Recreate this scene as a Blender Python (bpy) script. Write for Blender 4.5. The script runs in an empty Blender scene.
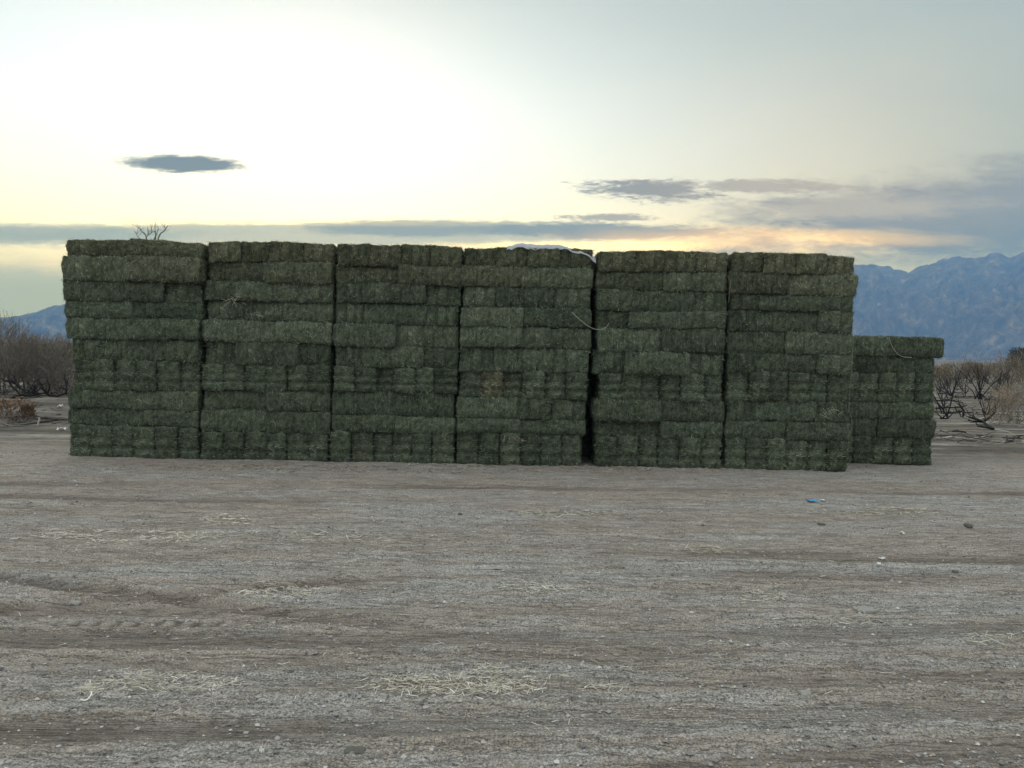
import bpy, math, random
import numpy as np
from mathutils import Vector, Matrix, noise as mnoise

random.seed(7)
RNG = np.random.default_rng(7)
S = bpy.context.scene
COL = S.collection

# ------------------------------------------------------------------ camera
F = 769.0
PITCH, ROLL, EYE = math.radians(2.38), math.radians(1.02), 1.83
fw = Vector((0, math.cos(PITCH), -math.sin(PITCH)))
up0 = Vector((0, math.sin(PITCH), math.cos(PITCH)))
rt = Vector((math.cos(ROLL), 0, 0)) + up0 * math.sin(ROLL)
up = Vector((-math.sin(ROLL), 0, 0)) + up0 * math.cos(ROLL)
CAM = Vector((0, 0, EYE))
cam = bpy.data.cameras.new("camera")
cam.sensor_width = 36.0
cam.lens = F / 1024 * 36
cam.clip_start, cam.clip_end = 0.05, 30000
co = bpy.data.objects.new("camera", cam)
COL.objects.link(co)
M = Matrix((rt, up, -fw)).transposed().to_4x4()
M.translation = CAM
co.matrix_world = M
S.camera = co


def ray(px, py):
    return fw + rt * ((px - 512) / F) - up * ((py - 384) / F)


def at(px, py, Y):
    d = ray(px, py)
    return CAM + d * (Y / d.y)


def azel(px, py):
    d = ray(px, py).normalized()
    return math.atan2(d.x, d.y), math.asin(d.z)


# ------------------------------------------------------------------ noise
def _h(ix, iy, s):
    n = ix * 374761393 + iy * 668265263 + s * 974634777
    n = (n ^ (n >> 13)) * 1274126177
    n = n ^ (n >> 16)
    return (n & 0xFFFF) / 65535.0


def vn(x, y, s=0):
    x = np.asarray(x, float); y = np.asarray(y, float)
    ix = np.floor(x).astype(np.int64); iy = np.floor(y).astype(np.int64)
    fx = x - ix; fy = y - iy
    fx = fx * fx * fx * (fx * (fx * 6 - 15) + 10); fy = fy * fy * fy * (fy * (fy * 6 - 15) + 10)
    with np.errstate(over='ignore'):
        a = _h(ix, iy, s); b = _h(ix + 1, iy, s); c = _h(ix, iy + 1, s); d = _h(ix + 1, iy + 1, s)
    return (a * (1 - fx) + b * fx) * (1 - fy) + (c * (1 - fx) + d * fx) * fy


def fbm(x, y, o=4, s=0, g=0.5):
    t = 0.0; a = 1.0; n = 0.0
    for k in range(o):
        t = t + a * (vn(x * 2 ** k + 17.3 * k, y * 2 ** k - 9.1 * k, s + k) - 0.5)
        n += a; a *= g
    return t / n * 2          # about -1..1


def sstep(a, b, x):
    t = np.clip((x - a) / (b - a), 0, 1)
    return t * t * (3 - 2 * t)


# ------------------------------------------------------------------ object helpers
def tag(o, label=None, cat=None, group=None, kind=None):
    if label: o['label'] = label
    if cat: o['category'] = cat
    if group: o['group'] = group
    if kind: o['kind'] = kind
    return o


def mesh_np(name, V, Fc, mats=None, smooth=True, attrs=None, matidx=None):
    """V (n,3), Fc list of equal-length index arrays (quads or tris)"""
    me = bpy.data.meshes.new(name)
    V = np.asarray(V, np.float32)
    Fs = Fc if isinstance(Fc, list) else [Fc]
    Fs = [np.asarray(f, np.int32) for f in Fs if len(f)]
    nl = sum(f.size for f in Fs); npoly = sum(len(f) for f in Fs)
    me.vertices.add(len(V)); me.vertices.foreach_set('co', V.ravel())
    me.loops.add(nl); me.loops.foreach_set('vertex_index', np.concatenate([f.ravel() for f in Fs]))
    me.polygons.add(npoly)
    tot = np.concatenate([np.full(len(f), f.shape[1], np.int32) for f in Fs])
    st = np.concatenate([[0], np.cumsum(tot)[:-1]]).astype(np.int32)
    me.polygons.foreach_set('loop_start', st)
    me.polygons.foreach_set('loop_total', tot)
    if matidx is not None: me.polygons.foreach_set('material_index', np.asarray(matidx, np.int32))
    for m in (mats or []): me.materials.append(m)
    me.update(calc_edges=True)
    me.polygons.foreach_set('use_smooth', np.full(npoly, smooth))
    for k, a in (attrs or {}).items():
        at_ = me.attributes.new(k, 'FLOAT', 'POINT')
        at_.data.foreach_set('value', np.asarray(a, np.float32))
    me.validate()
    return me


def link(name, me, parent=None, loc=None):
    o = bpy.data.objects.new(name, me)
    COL.objects.link(o)
    if parent: o.parent = parent
    if loc is not None: o.location = loc
    return o


class MB:
    """collects tubes and ribbons into one mesh"""
    def __init__(s): s.V = []; s.Q = []; s.T = []; s.tone = []; s.n = 0

    def add(s, V, Q, tone=0.5, tri=False):
        V = np.asarray(V, float)
        s.V.append(V); (s.T if tri else s.Q).append(np.asarray(Q) + s.n)
        s.tone.append(np.full(len(V), tone) if np.isscalar(tone) else tone); s.n += len(V)

    def tube(s, pts, rad, k=5, tone=0.5, cap=True):
        P = [Vector(p) for p in pts]
        n = len(P)
        rad = [rad] * n if np.isscalar(rad) else rad
        V = []
        d0 = (P[1] - P[0]).normalized()
        a = d0.orthogonal().normalized()
        for i in range(n):
            d = (P[min(i + 1, n - 1)] - P[max(i - 1, 0)])
            d = d.normalized() if d.length > 1e-9 else d0
            a = (a - d * a.dot(d))
            a = a.normalized() if a.length > 1e-6 else d.orthogonal().normalized()
            b = d.cross(a)
            for j in range(k):
                t = 2 * math.pi * j / k
                V.append(P[i] + (a * math.cos(t) + b * math.sin(t)) * rad[i])
        Q = [(i * k + j, i * k + (j + 1) % k, (i + 1) * k + (j + 1) % k, (i + 1) * k + j) for i in range(n - 1) for j in range(k)]
        s.add([tuple(v) for v in V], Q, tone)
        if cap:
            s.add([tuple(v) for v in V[:k]] + [tuple(P[0])], [(j + 1, j, k) if j + 1 < k else (0, j, k) for j in range(k)], tone, True)
            s.add([tuple(v) for v in V[-k:]] + [tuple(P[-1])], [(j, (j + 1) % k, k) for j in range(k)], tone, True)

    def build(s, name, mat, parent=None, loc=None, smooth=True):
        V = np.concatenate(s.V)
        Fs = []
        if s.Q: Fs.append(np.concatenate(s.Q))
        if s.T: Fs.append(np.concatenate(s.T))
        me = mesh_np(name, V, Fs, [mat], smooth, {'tone': np.concatenate(s.tone)})
        return link(name, me, parent, loc)


def ribbons(P0, D, Lg, Wd, Nrm, bend, rng):
    """arrays of strands: two segment ribbons. returns V,(quads)"""
    n = len(P0)
    side = np.cross(D, Nrm)
    sl = np.linalg.norm(side, axis=1, keepdims=True); side = side / np.maximum(sl, 1e-6)
    th = rng.uniform(0, 2 * np.pi, (n, 1))
    oth = np.cross(D, side)
    side = side * np.cos(th) + oth * np.sin(th)
    B = rng.normal(0, 1, (n, 3)) * bend
    Lg = Lg[:, None]; Wd = Wd[:, None]
    P1 = P0 + D * Lg * 0.5 + B * Lg * 0.3
    P2 = P0 + D * Lg + B * Lg * 0.3 * rng.uniform(-0.6, 1.2, (n, 1))
    V = np.stack([P0 - side * Wd / 2, P0 + side * Wd / 2, P1 - side * Wd / 2, P1 + side * Wd / 2, P2 - side * Wd / 3, P2 + side * Wd / 3], 1).reshape(-1, 3)
    b = np.arange(n)[:, None] * 6
    Q = np.concatenate([b + np.array([[0, 1, 3, 2]]), b + np.array([[2, 3, 5, 4]])])
    return V, Q


# ------------------------------------------------------------------ node helpers
def new_mat(name):
    m = bpy.data.materials.new(name); m.use_nodes = True
    nt = m.node_tree
    b = nt.nodes['Principled BSDF']
    b.inputs['Roughness'].default_value = 0.9
    b.inputs['Specular IOR Level'].default_value = 0.2
    return m, nt, b


class N:
    def __init__(s, nt): s.nt = nt

    def node(s, t, **kw):
        n = s.nt.nodes.new(t)
        for k, v in kw.items(): setattr(n, k, v)
        return n

    def put(s, inp, v):
        if isinstance(v, bpy.types.NodeSocket): s.nt.links.new(v, inp)
        elif v is not None:
            if inp.type == 'RGBA' and len(v) == 3: v = (*v, 1)
            inp.default_value = v

    def math(s, op, a, b=None, c=None, clamp=False):
        n = s.node('ShaderNodeMath', operation=op, use_clamp=clamp)
        for i, v in enumerate((a, b, c)):
            if v is not None: s.put(n.inputs[i], v)
        return n.outputs[0]

    def mix(s, f, a, b, mode='MIX'):
        n = s.node('ShaderNodeMix', data_type='RGBA', blend_type=mode)
        n.clamp_factor = True
        s.put(n.inputs[0], f); s.put(n.inputs[6], a); s.put(n.inputs[7], b)
        return n.outputs[2]

    def noise(s, vec, scale, detail=4, rough=0.55, dist=0.0):
        n = s.node('ShaderNodeTexNoise')
        s.put(n.inputs['Vector'], vec)
        n.inputs['Scale'].default_value = scale; n.inputs['Detail'].default_value = detail
        n.inputs['Roughness'].default_value = rough; n.inputs['Distortion'].default_value = dist
        return n.outputs['Fac']

    def smooth(s, x, a, b):
        n = s.node('ShaderNodeMapRange', interpolation_type='SMOOTHSTEP')
        s.put(n.inputs[0], x); s.put(n.inputs[1], a); s.put(n.inputs[2], b)
        return n.outputs[0]

    def mapping(s, vec, scale=(1, 1, 1), loc=(0, 0, 0)):
        n = s.node('ShaderNodeMapping'); s.put(n.inputs[0], vec)
        n.inputs['Scale'].default_value = scale; n.inputs['Location'].default_value = loc
        return n.outputs[0]

    def attr(s, name):
        n = s.node('ShaderNodeAttribute'); n.attribute_name = name
        return n.outputs['Fac']

    def ramp(s, f, stops):
        n = s.node('ShaderNodeValToRGB'); s.put(n.inputs[0], f)
        cr = n.color_ramp
        while len(cr.elements) < len(stops): cr.elements.new(0.5)
        for e, (p, c) in zip(cr.elements, stops): e.position = p; e.color = (*c, 1)
        return n.outputs[0]

    def bump(s, h, strength=0.5, dist=0.02, normal=None):
        n = s.node('ShaderNodeBump'); s.put(n.inputs['Height'], h)
        n.inputs['Strength'].default_value = strength; n.inputs['Distance'].default_value = dist
        if normal: s.put(n.inputs['Normal'], normal)
        return n.outputs[0]


# ------------------------------------------------------------------ world
SUN_AZ, SUN_EL = azel(310, 165)
w = bpy.data.worlds.new("World"); S.world = w; w.use_nodes = True
nt = w.node_tree; nt.nodes.clear(); g = N(nt)
out = g.node('ShaderNodeOutputWorld'); bg = g.node('ShaderNodeBackground')
nt.links.new(bg.outputs[0], out.inputs[0])
sky = g.node('ShaderNodeTexSky', sky_type='NISHITA')
sky.sun_disc = False; sky.sun_elevation = SUN_EL; sky.sun_rotation = SUN_AZ
sky.dust_density = 2.0; sky.ozone_density = 1.0; sky.air_density = 1.0
tc = g.node('ShaderNodeTexCoord').outputs['Generated']
sx = g.node('ShaderNodeSeparateXYZ'); g.put(sx.inputs[0], tc)
AZ = g.math('MULTIPLY', g.math('ARCTAN2', sx.outputs[0], sx.outputs[1]), 57.29578)
EL = g.math('MULTIPLY', g.math('ARCSINE', sx.outputs[2]), 57.29578)
YC = g.math('MAXIMUM', sx.outputs[1], .06)
TX = g.math('MULTIPLY', g.math('DIVIDE', sx.outputs[0], YC), 57.29578)
TZ = g.math('MULTIPLY', g.math('DIVIDE', sx.outputs[2], YC), 57.29578)
cmb = g.node('ShaderNodeCombineXYZ'); g.put(cmb.inputs[0], TX); g.put(cmb.inputs[1], TZ); AE = cmb.outputs[0]
BGS = 0.10                      # background strength
INV = 1.0 / BGS


def C(r, gg, b): return (r * INV, gg * INV, b * INV)


def gauss(az0, el0, wa, we):
    a = g.math('DIVIDE', g.math('SUBTRACT', AZ, az0), wa)
    e = g.math('DIVIDE', g.math('SUBTRACT', EL, el0), we)
    q = g.math('ADD', g.math('MULTIPLY', a, a), g.math('MULTIPLY', e, e))
    return g.math('EXPONENT', g.math('MULTIPLY', q, -1.0))


def plateau(az0, el0, wa, we):
    a = g.math('DIVIDE', g.math('SUBTRACT', AZ, az0), wa)
    e = g.math('DIVIDE', g.math('SUBTRACT', EL, el0), we)
    q = g.math('ADD', g.math('MULTIPLY', a, a), g.math('MULTIPLY', e, e))
    return g.math('EXPONENT', g.math('MULTIPLY', g.math('POWER', q, 1.5), -1.0))


def vscale(col, f):
    return g.mix(1.0, col, f, 'MULTIPLY')


def gray(f):
    n = g.node('ShaderNodeCombineColor')
    for i in range(3): g.put(n.inputs[i], f)
    return n.outputs[0]


def addc(a, b): return g.mix(1.0, a, b, 'ADD')


saz, sel = math.degrees(SUN_AZ), math.degrees(SUN_EL)
SKY_GAIN = 0.08
col = vscale(sky.outputs[0], (SKY_GAIN, SKY_GAIN, SKY_GAIN, 1))
# thin high veil of cloud over the whole sky
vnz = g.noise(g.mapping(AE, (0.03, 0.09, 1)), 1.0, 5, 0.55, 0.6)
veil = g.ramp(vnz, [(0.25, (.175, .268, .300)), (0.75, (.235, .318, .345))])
# unseen sky behind the camera, brightened as added light on hay and ground
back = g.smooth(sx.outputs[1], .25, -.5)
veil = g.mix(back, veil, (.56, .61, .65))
veil = g.mix(g.smooth(sx.outputs[2], .50, .82), veil, (1.0, 1.09, 1.17))  # unseen zenith brightened too, added to light the ground more than the hay
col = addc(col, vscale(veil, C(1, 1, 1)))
# aureole of the sun behind the veil
col = addc(col, vscale(gray(plateau(saz - 5, sel - 1.5, 35, 11.5)), C(.30, .385, .66)))
col = addc(col, vscale(gray(gauss(saz - 5, sel + 3, 44, 25)), C(.265, .25, .25)))
col = addc(col, vscale(gray(gauss(saz + 24, 7.0, 26, 4.0)), C(.24, .16, .02)))


def blob(px, py, wx, hy, amp=0.5, soft=(1.15, 0.55), scale=(.25, .9), seed=0.0, tilt=0.0, fine=.35):
    d = ray(px, py); a0 = d.x / d.y * 57.3; e0 = d.z / d.y * 57.3
    wa, we = wx / F * 57.3, hy / F * 57.3
    da = g.math('SUBTRACT', TX, a0)
    de = g.math('SUBTRACT', g.math('SUBTRACT', TZ, e0), g.math('MULTIPLY', da, math.tan(ROLL) - tilt))
    a = g.math('DIVIDE', da, wa); e = g.math('DIVIDE', de, we)
    q = g.math('SQRT', g.math('ADD', g.math('MULTIPLY', a, a), g.math('MULTIPLY', e, e)))
    nz = g.noise(g.mapping(AE, (scale[0], scale[1], 1), (seed, seed * 1.7, 0)), 1.0, 7, 0.62, 0.5)
    nf = g.noise(g.mapping(AE, (scale[0] * 5, scale[1] * 4, 1), (seed * 3, seed, 0)), 1.0, 8, 0.72, 0.6)
    q = g.math('ADD', q, g.math('MULTIPLY', g.math('SUBTRACT', nz, 0.5), amp * 2))
    q = g.math('ADD', q, g.math('MULTIPLY', g.math('SUBTRACT', nf, 0.5), amp * 2 * fine))
    return g.smooth(q, soft[0], soft[1])


def over(col, m, c, k=1.0):
    return g.mix(g.math('MULTIPLY', m, k), col, C(*c))


# low grey-blue bank along the horizon, broken by brighter gaps
col = over(col, blob(930, 272, 300, 26, 0.7, (1.3, .2), (.14, .5), 3), (.33, .41, .46), .75)
col = over(col, blob(20, 296, 330, 44, 0.4, (1.3, .2), (.10, .5), 9), (.29, .385, .445), .92)
# big blue-grey mass on the right
col = over(col, blob(1070, 212, 380, 48, 0.6, (1.15, .6), (.08, .36), 14, -0.05, .8), (.085, .145, .205), .95)
col = over(col, blob(1080, 184, 280, 40, 0.7, (1.2, .3), (.10, .40), 21, -0.12, .8), (.17, .22, .26), .75)
col = over(col, blob(850, 208, 150, 14, 0.8, (1.25, .2), (.10, .6), 23, -0.03, 1.0), (.32, .36, .37), .7)
# long band just above the stacks
col = over(col, blob(300, 235, 480, 17, 0.5, (1.12, .45), (.09, .5), 31, 0, 1.1), (.30, .37, .38), .85)
col = over(col, blob(600, 231, 150, 10, 0.55, (1.08, .55), (.16, .9), 33, 0.02, .9), (.155, .21, .25), .94)
col = over(col, blob(420, 228, 130, 11, 0.5, (1.1, .45), (.16, .9), 35, 0.0, .9), (.20, .25, .275), .85)
col = over(col, blob(40, 234, 190, 11, 0.5, (1.15, .4), (.16, .8), 37, 0, .9), (.26, .33, .35), .8)
# small separate clouds
col = over(col, blob(183, 164.5, 70, 10, 0.55, (1.05, .6), (.22, .9), 41, 0.02, .6), (.15, .185, .175), .98)
col = over(col, blob(650, 191, 80, 13, 0.8, (1.05, .4), (.2, 1.0), 47, 0.02, 1.3), (.17, .20, .20), .95)
col = over(col, blob(770, 186, 110, 8, 0.8, (1.05, .35), (.2, 1.0), 53, 0.01, 1.3), (.22, .25, .25), .85)
col = over(col, blob(610, 217, 66, 4.5, 0.8, (1.0, .4), (.3, 1.6), 57, 0, 1.3), (.22, .25, .25), .85)
col = addc(col, vscale(gray(gauss(22, 14, 15, 8)), C(.14, .075, .01)))
col = addc(col, vscale(gray(blob(720, 240, 190, 15, 0.6, (1.2, .2), (.12, .6), 71)), C(.40, .24, .02)))
# lit fringes under and over the clouds
col = addc(col, vscale(gray(blob(860, 236, 150, 9, 0.9, (1.2, .2), (.12, .6), 61, 0.06)), C(.26, .19, .04)))
col = addc(col, vscale(gray(blob(560, 246, 160, 6, 0.7, (1.2, .2), (.12, .8), 65)), C(.50, .38, .12)))
col = addc(col, vscale(gray(blob(240, 222, 300, 5, 0.6, (1.2, .2), (.12, .8), 67)), C(.20, .18, .05)))
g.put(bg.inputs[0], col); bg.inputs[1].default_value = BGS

sun = bpy.data.lights.new("sun", 'SUN'); sun.energy = 0.5; sun.angle = math.radians(34); sun.color = (1, .90, .74)
so = bpy.data.objects.new("sun", sun); COL.objects.link(so)
sd = Vector((math.sin(SUN_AZ) * math.cos(SUN_EL), math.cos(SUN_AZ) * math.cos(SUN_EL), math.sin(SUN_EL)))
so.rotation_euler = sd.to_track_quat('Z', 'Y').to_euler()
so.location = (0, 0, 50)

# ------------------------------------------------------------------ ground
RUTS = [  # y at x=0, slope, half width, depth, wobble seed, fine ridges
    (3.76, .086, .11, .028, 1, 1), (4.55, .095, .10, .020, 2, 0), (4.90, .095, .13, .030, 3, 1), (4.20, .07, .09, .012, 4, 0),
    (5.35, .05, .11, .016, 5, 0), (6.3, .02, .12, .018, 6, 0), (7.0, -.02, .14, .016, 7, 0), (8.0, .03, .15, .018, 8, 0),
    (9.1, .0, .15, .014, 9, 0), (10.2, .04, .15, .018, 10, 0), (4.72, -.30, .085, .045, 11, 0), (6.35, .34, .085, .040, 12, 0),
    (3.15, .2, .1, .014, 13, 0), (2.7, .05, .12, .02, 14, 0)]


def rutline(r, x):
    return r[0] + r[1] * x + 0.10 * fbm(x * .25, x * 0 + r[4] * 3.7, 2, r[4])


def H(x, y, micro=True):
    x = np.asarray(x, float); y = np.asarray(y, float)
    h = 0.03 * fbm(x * .12, y * .25, 3, 5) * sstep(14, 9, np.abs(y - 5) + 0)
    near = sstep(26, 10, y)
    for r in RUTS:
        d = (y - rutline(r, x)) / r[2]
        pres = sstep(-.35, .25, fbm(x * .28 + r[4], y * 0 + r[4], 2, 20 + r[4]) + .45 * r[5] + .9 * (r[4] in (11, 12)))
        if r[4] in (11, 12): pres = pres * sstep(-.5, -1.6, x)
        p = -np.exp(-d ** 4) + .55 * np.exp(-((np.abs(d) - 1.4) / .35) ** 2) * (1 + fbm(x * 2, y * 6, 2, 44))
        if r[5]: p = p + .12 * np.exp(-d ** 4) * np.sin(d * 13.5 + .5 * fbm(x * 1.5, y * 0, 2, 46))
        h = h + .62 * r[3] * p * pres
    # tread blocks pressed by one tyre
    d = (y - (5.06 + .03 * x)) / .055
    h = h - .014 * np.exp(-d ** 4) * sstep(0, .5, np.sin(x * 2 * np.pi / .13)) * sstep(-3.1, -2.9, x) * sstep(-1.7, -1.9, x)
    rm = 0 * h
    for r in RUTS:
        rm = np.maximum(rm, np.exp(-((y - rutline(r, x)) / r[2]) ** 4) * (.85 if r[5] or r[4] in (11, 12) else .5))
    rm = np.maximum(rm, .9 * np.exp(-((y - (5.06 + .03 * x)) / .10) ** 4) * sstep(-3.3, -2.9, x) * sstep(-1.5, -1.9, x))
    if micro:
        near = near * (1 - rm)
        u, v = x + .09 * y, y - .07 * x
        h = h + near * (.016 * fbm(u * 1.1, v * 5.0, 3, 50) + .016 * fbm(u * 5, v * 15, 3, 60, .65) + .010 * fbm(x * 26, y * 34, 2, 70))
    # bank on the left, low rises further back
    bank = sstep(16.2, 20.5, y + .5 * fbm(x * .3, y * .3, 2, 81)) * sstep(-6.0, -9.5, x + .15 * (y - 16))
    h = h + bank * (.42 + .10 * fbm(x * .6, y * .6, 3, 82)) + sstep(17, 22, y) * .05 * fbm(x * .5, y * .5, 3, 83) * sstep(400, 60, y)
    return h


def gp(px, py):
    d = ray(px, py)
    t = 0.5
    p = CAM.copy()
    prev = None
    while t < 400:
        p = CAM + d * t
        hz = float(H(p.x, p.y, False))
        if p.z <= hz: break
        t += max(0.01, (p.z - hz) * 0.5)
    return Vector((p.x, p.y, float(H(p.x, p.y))))


ys = [-60, -40, -25, -15, -9, -5, -2.5, -1, 0, .7]
y = 1.1
while y < 7: ys.append(y); y *= 1.0032
while y < 30: ys.append(y); y *= 1.0055
while y < 9000: ys.append(y); y *= 1.05
ys = np.array(ys)
tt = np.linspace(-1, 1, 421)
tt = np.sign(tt) * (0.55 * np.abs(tt) + .45 * np.abs(tt) ** 5)
wid = np.where(ys > 0, 1.5 * ys + 3.5, 30 + np.abs(ys))
wid = np.where(ys > 60, 2.4 * ys, wid)
X = tt[None, :] * wid[:, None]; Y = np.repeat(ys[:, None], len(tt), 1)
Z = H(X, Y)
u_, v_ = X + .09 * Y, Y - .085 * X
grav = .42 + .58 * fbm(u_ * .33, v_ * 1.9, 4, 90, .6) + .55 * fbm(u_ * 1.5, v_ * 8, 4, 95, .6)
for r in RUTS:
    d = (Y - rutline(r, X)) / (r[2] * 1.35)
    grav = grav - .40 * np.exp(-d ** 2) * sstep(-.35, .25, fbm(X * .28 + r[4], Y * 0 + r[4], 2, 20 + r[4]))
grav = np.clip(grav, 0, 1)
rutm = np.zeros_like(X)
for r in RUTS:
    d = (Y - rutline(r, X)) / r[2]
    rutm = np.maximum(rutm, np.exp(-d ** 4 * .8) * sstep(-.35, .25, fbm(X * .28 + r[4], Y * 0 + r[4], 2, 20 + r[4]) + .45 * r[5] + .9 * (r[4] in (11, 12))) * (1 if r[4] not in (11, 12) else sstep(-.5, -1.6, X)))
tb = np.exp(-((Y - (5.06 + .03 * X)) / .055) ** 4) * sstep(0, .5, np.sin(X * 2 * np.pi / .13)) * sstep(-3.1, -2.9, X) * sstep(-1.7, -1.9, X)
rutm = rutm * np.clip(.75 + .6 * fbm(u_ * .9, v_ * 8, 3, 97), 0, 1)
rutm = rutm * .72
for r in RUTS:
    if r[4] in (11, 12):
        rutm = np.maximum(rutm, np.exp(-((Y - rutline(r, X)) / r[2]) ** 4) * sstep(-.5, -1.6, X) * np.clip(.8 + .5 * fbm(X * 2, Y * 2, 2, 98), .4, 1))
rutm = np.maximum(rutm, tb)
RA, RB = RUTS[0], RUTS[2]
rutd = np.where(Y - .088 * X < 4.3, (Y - rutline(RA, X)) / RA[2], (Y - rutline(RB, X)) / RB[2])
rutd = np.clip(rutd, -8, 8)
nR, nC = X.shape
idx = np.arange(nR * nC).reshape(nR, nC)
Q = np.stack([idx[:-1, :-1], idx[:-1, 1:], idx[1:, 1:], idx[1:, :-1]], -1).reshape(-1, 4)
mg, nt, b = new_mat("dirt"); g = N(nt)
pos = g.node('ShaderNodeNewGeometry').outputs['Position']
gr = g.attr('grav')
n1 = g.noise(pos, 9, 6, .65); n2 = g.noise(pos, 85, 3, .7); n3 = g.noise(g.mapping(pos, (.5, 2.2, 1)), 3.0, 5, .6)
gm = g.smooth(g.math('ADD', gr, g.math('MULTIPLY', g.math('SUBTRACT', n1, .5), .7)), .2, .8)
brown = g.ramp(n3, [(.3, (.272, .236, .203)), (.7, (.36, .316, .275))])
grey = g.ramp(n3, [(.3, (.29, .275, .257)), (.7, (.405, .387, .365))])
c = g.mix(gm, brown, grey)
c = g.mix(g.math('MULTIPLY', g.attr('rut'), .92), c, (.125, .102, .083, 1))
rd = g.attr('rutd')
rline = g.math('MULTIPLY', g.smooth(g.math('SINE', g.math('ADD', g.math('MULTIPLY', rd, 27), g.math('MULTIPLY', n1, 3.0))), -.2, .9), g.smooth(g.math('ABSOLUTE', rd), 1.15, .85))
sp = g.ramp(n2, [(.30, (.30, .30, .30)), (.5, (1, 1, 1)), (.70, (1.75, 1.73, 1.7))])
c = g.mix(g.math('MULTIPLY', rline, .5), c, (.30, .27, .24, 1))
c = g.mix(g.math('SUBTRACT', 1.0, g.math('MULTIPLY', g.attr('rut'), .75)), c, g.mix(1.0, c, sp, 'MULTIPLY'))
rdg = g.noise(g.mapping(pos, (1.0, 9, 1)), 1.3, 7, .7, .5)
rdg = g.math('ABSOLUTE', g.math('SUBTRACT', g.math('MULTIPLY', rdg, 2.0), 1.0))
c = g.mix(1.0, c, g.ramp(rdg, [(.0, (.90, .89, .88)), (.03, (.97, .965, .96)), (.07, (1.0, 1.0, 1.0))]), 'MULTIPLY')
strk = g.noise(g.mapping(pos, (1.5, 6.5, 1)), 1.8, 8, .75)
c = g.mix(1.0, c, g.ramp(strk, [(.3, (.87, .86, .85)), (.5, (1, 1, 1)), (.7, (1.12, 1.12, 1.12))]), 'MULTIPLY')
clod = g.noise(g.mapping(pos, (1, 1.6, 1)), 17, 6, .75)
c = g.mix(1.0, c, g.ramp(clod, [(.32, (.80, .79, .78)), (.5, (1, 1, 1)), (.68, (1.18, 1.18, 1.18))]), 'MULTIPLY')
vo = g.node('ShaderNodeTexVoronoi'); g.put(vo.inputs['Vector'], pos); vo.inputs['Scale'].default_value = 62
vd = g.smooth(vo.outputs['Distance'], .42, .12)
pick = g.math('GREATER_THAN', g.node('ShaderNodeSeparateColor').outputs[0], .5)
sc_ = nt.nodes.new('ShaderNodeSeparateColor'); nt.links.new(vo.outputs['Color'], sc_.inputs[0])
pick = g.math('MULTIPLY', g.math('GREATER_THAN', sc_.outputs[0], .62), g.math('MULTIPLY', vd, gm))
pc = g.ramp(sc_.outputs[1], [(.0, (.10, .10, .10)), (.55, (.30, .29, .275)), (1, (.60, .58, .54))])
c = g.mix(g.math('MULTIPLY', pick, .8), c, pc)
# paler dried earth and litter away from the yard
ysep = g.node('ShaderNodeSeparateXYZ'); g.put(ysep.inputs[0], pos)
far = g.smooth(ysep.outputs[1], 12.3, 15.5)
pale = g.ramp(g.noise(g.mapping(pos, (.25, 1.6, 1)), 1.0, 5, .6), [(.36, (.055, .047, .039)), (.47, (.115, .102, .086)), (.56, (.175, .16, .136)), (.66, (.32, .30, .262))])
pale = g.mix(1.0, pale, g.ramp(g.noise(g.mapping(pos, (1.2, 1.0, 1)), 2.2, 7, .75), [(.3, (.5, .5, .5)), (.5, (1, 1, 1)), (.7, (1.4, 1.4, 1.4))]), 'MULTIPLY')
c = g.mix(g.math('MULTIPLY', far, .9), c, pale)
g.put(b.inputs['Base Color'], c); b.inputs['Roughness'].default_value = .95; b.inputs['Specular IOR Level'].default_value = .15
hgt = g.math('ADD', g.math('MULTIPLY', g.smooth(rdg, .0, .05), .2), g.math('MULTIPLY', n2, .5))
hgt = g.math('ADD', g.math('ADD', hgt, g.math('MULTIPLY', rline, .7)), g.math('ADD', g.math('MULTIPLY', g.noise(pos, 25, 5, .7), .8), g.math('MULTIPLY', pick, .7)))
g.put(b.inputs['Normal'], g.bump(hgt, 1.0, .020))
gme = mesh_np("ground", np.stack([X, Y, Z], -1).reshape(-1, 3), Q, [mg], True, {'grav': grav.ravel(), 'rut': rutm.ravel(), 'rutd': rutd.ravel()})
tag(link("ground", gme), "rutted grey brown dirt and gravel yard running back to the desert flat", "ground", kind="structure")

# ------------------------------------------------------------------ gravel + straw (uncountable)
mst, nt, b = new_mat("pebble"); g = N(nt)
g.put(b.inputs['Base Color'], g.ramp(g.attr('tone'), [(0, (.12, .115, .11)), (.5, (.30, .29, .275)), (.8, (.48, .465, .44)), (1, (.78, .76, .72))]))
n = 38000
yy = 2.4 * (13.5 / 2.4) ** RNG.uniform(0, 1, n); xx = RNG.uniform(-.85, .85, n) * yy
dens = fbm((xx + .09 * yy) * .33, (yy - .085 * xx) * 1.9, 4, 90, .6)
keep = RNG.uniform(-.6, .6, n) < dens + .05
xx, yy = xx[keep], yy[keep]; n = len(xx)
sz = np.clip(RNG.lognormal(math.log(.0055), .55, n), .003, .017)
zz = H(xx, yy)
octv = np.array([[1, 0, 0], [-1, 0, 0], [0, 1, 0], [0, -1, 0], [0, 0, .75], [0, 0, -.6]], float)
octf = np.array([[0, 2, 4], [2, 1, 4], [1, 3, 4], [3, 0, 4], [2, 0, 5], [1, 2, 5], [3, 1, 5], [0, 3, 5]])
th = RNG.uniform(0, 6.28, n)
ov = octv[None] * RNG.uniform(.6, 1.25, (n, 6, 1))
rx = ov[..., 0] * np.cos(th)[:, None] - ov[..., 1] * np.sin(th)[:, None]
ry = ov[..., 0] * np.sin(th)[:, None] + ov[..., 1] * np.cos(th)[:, None]
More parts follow.
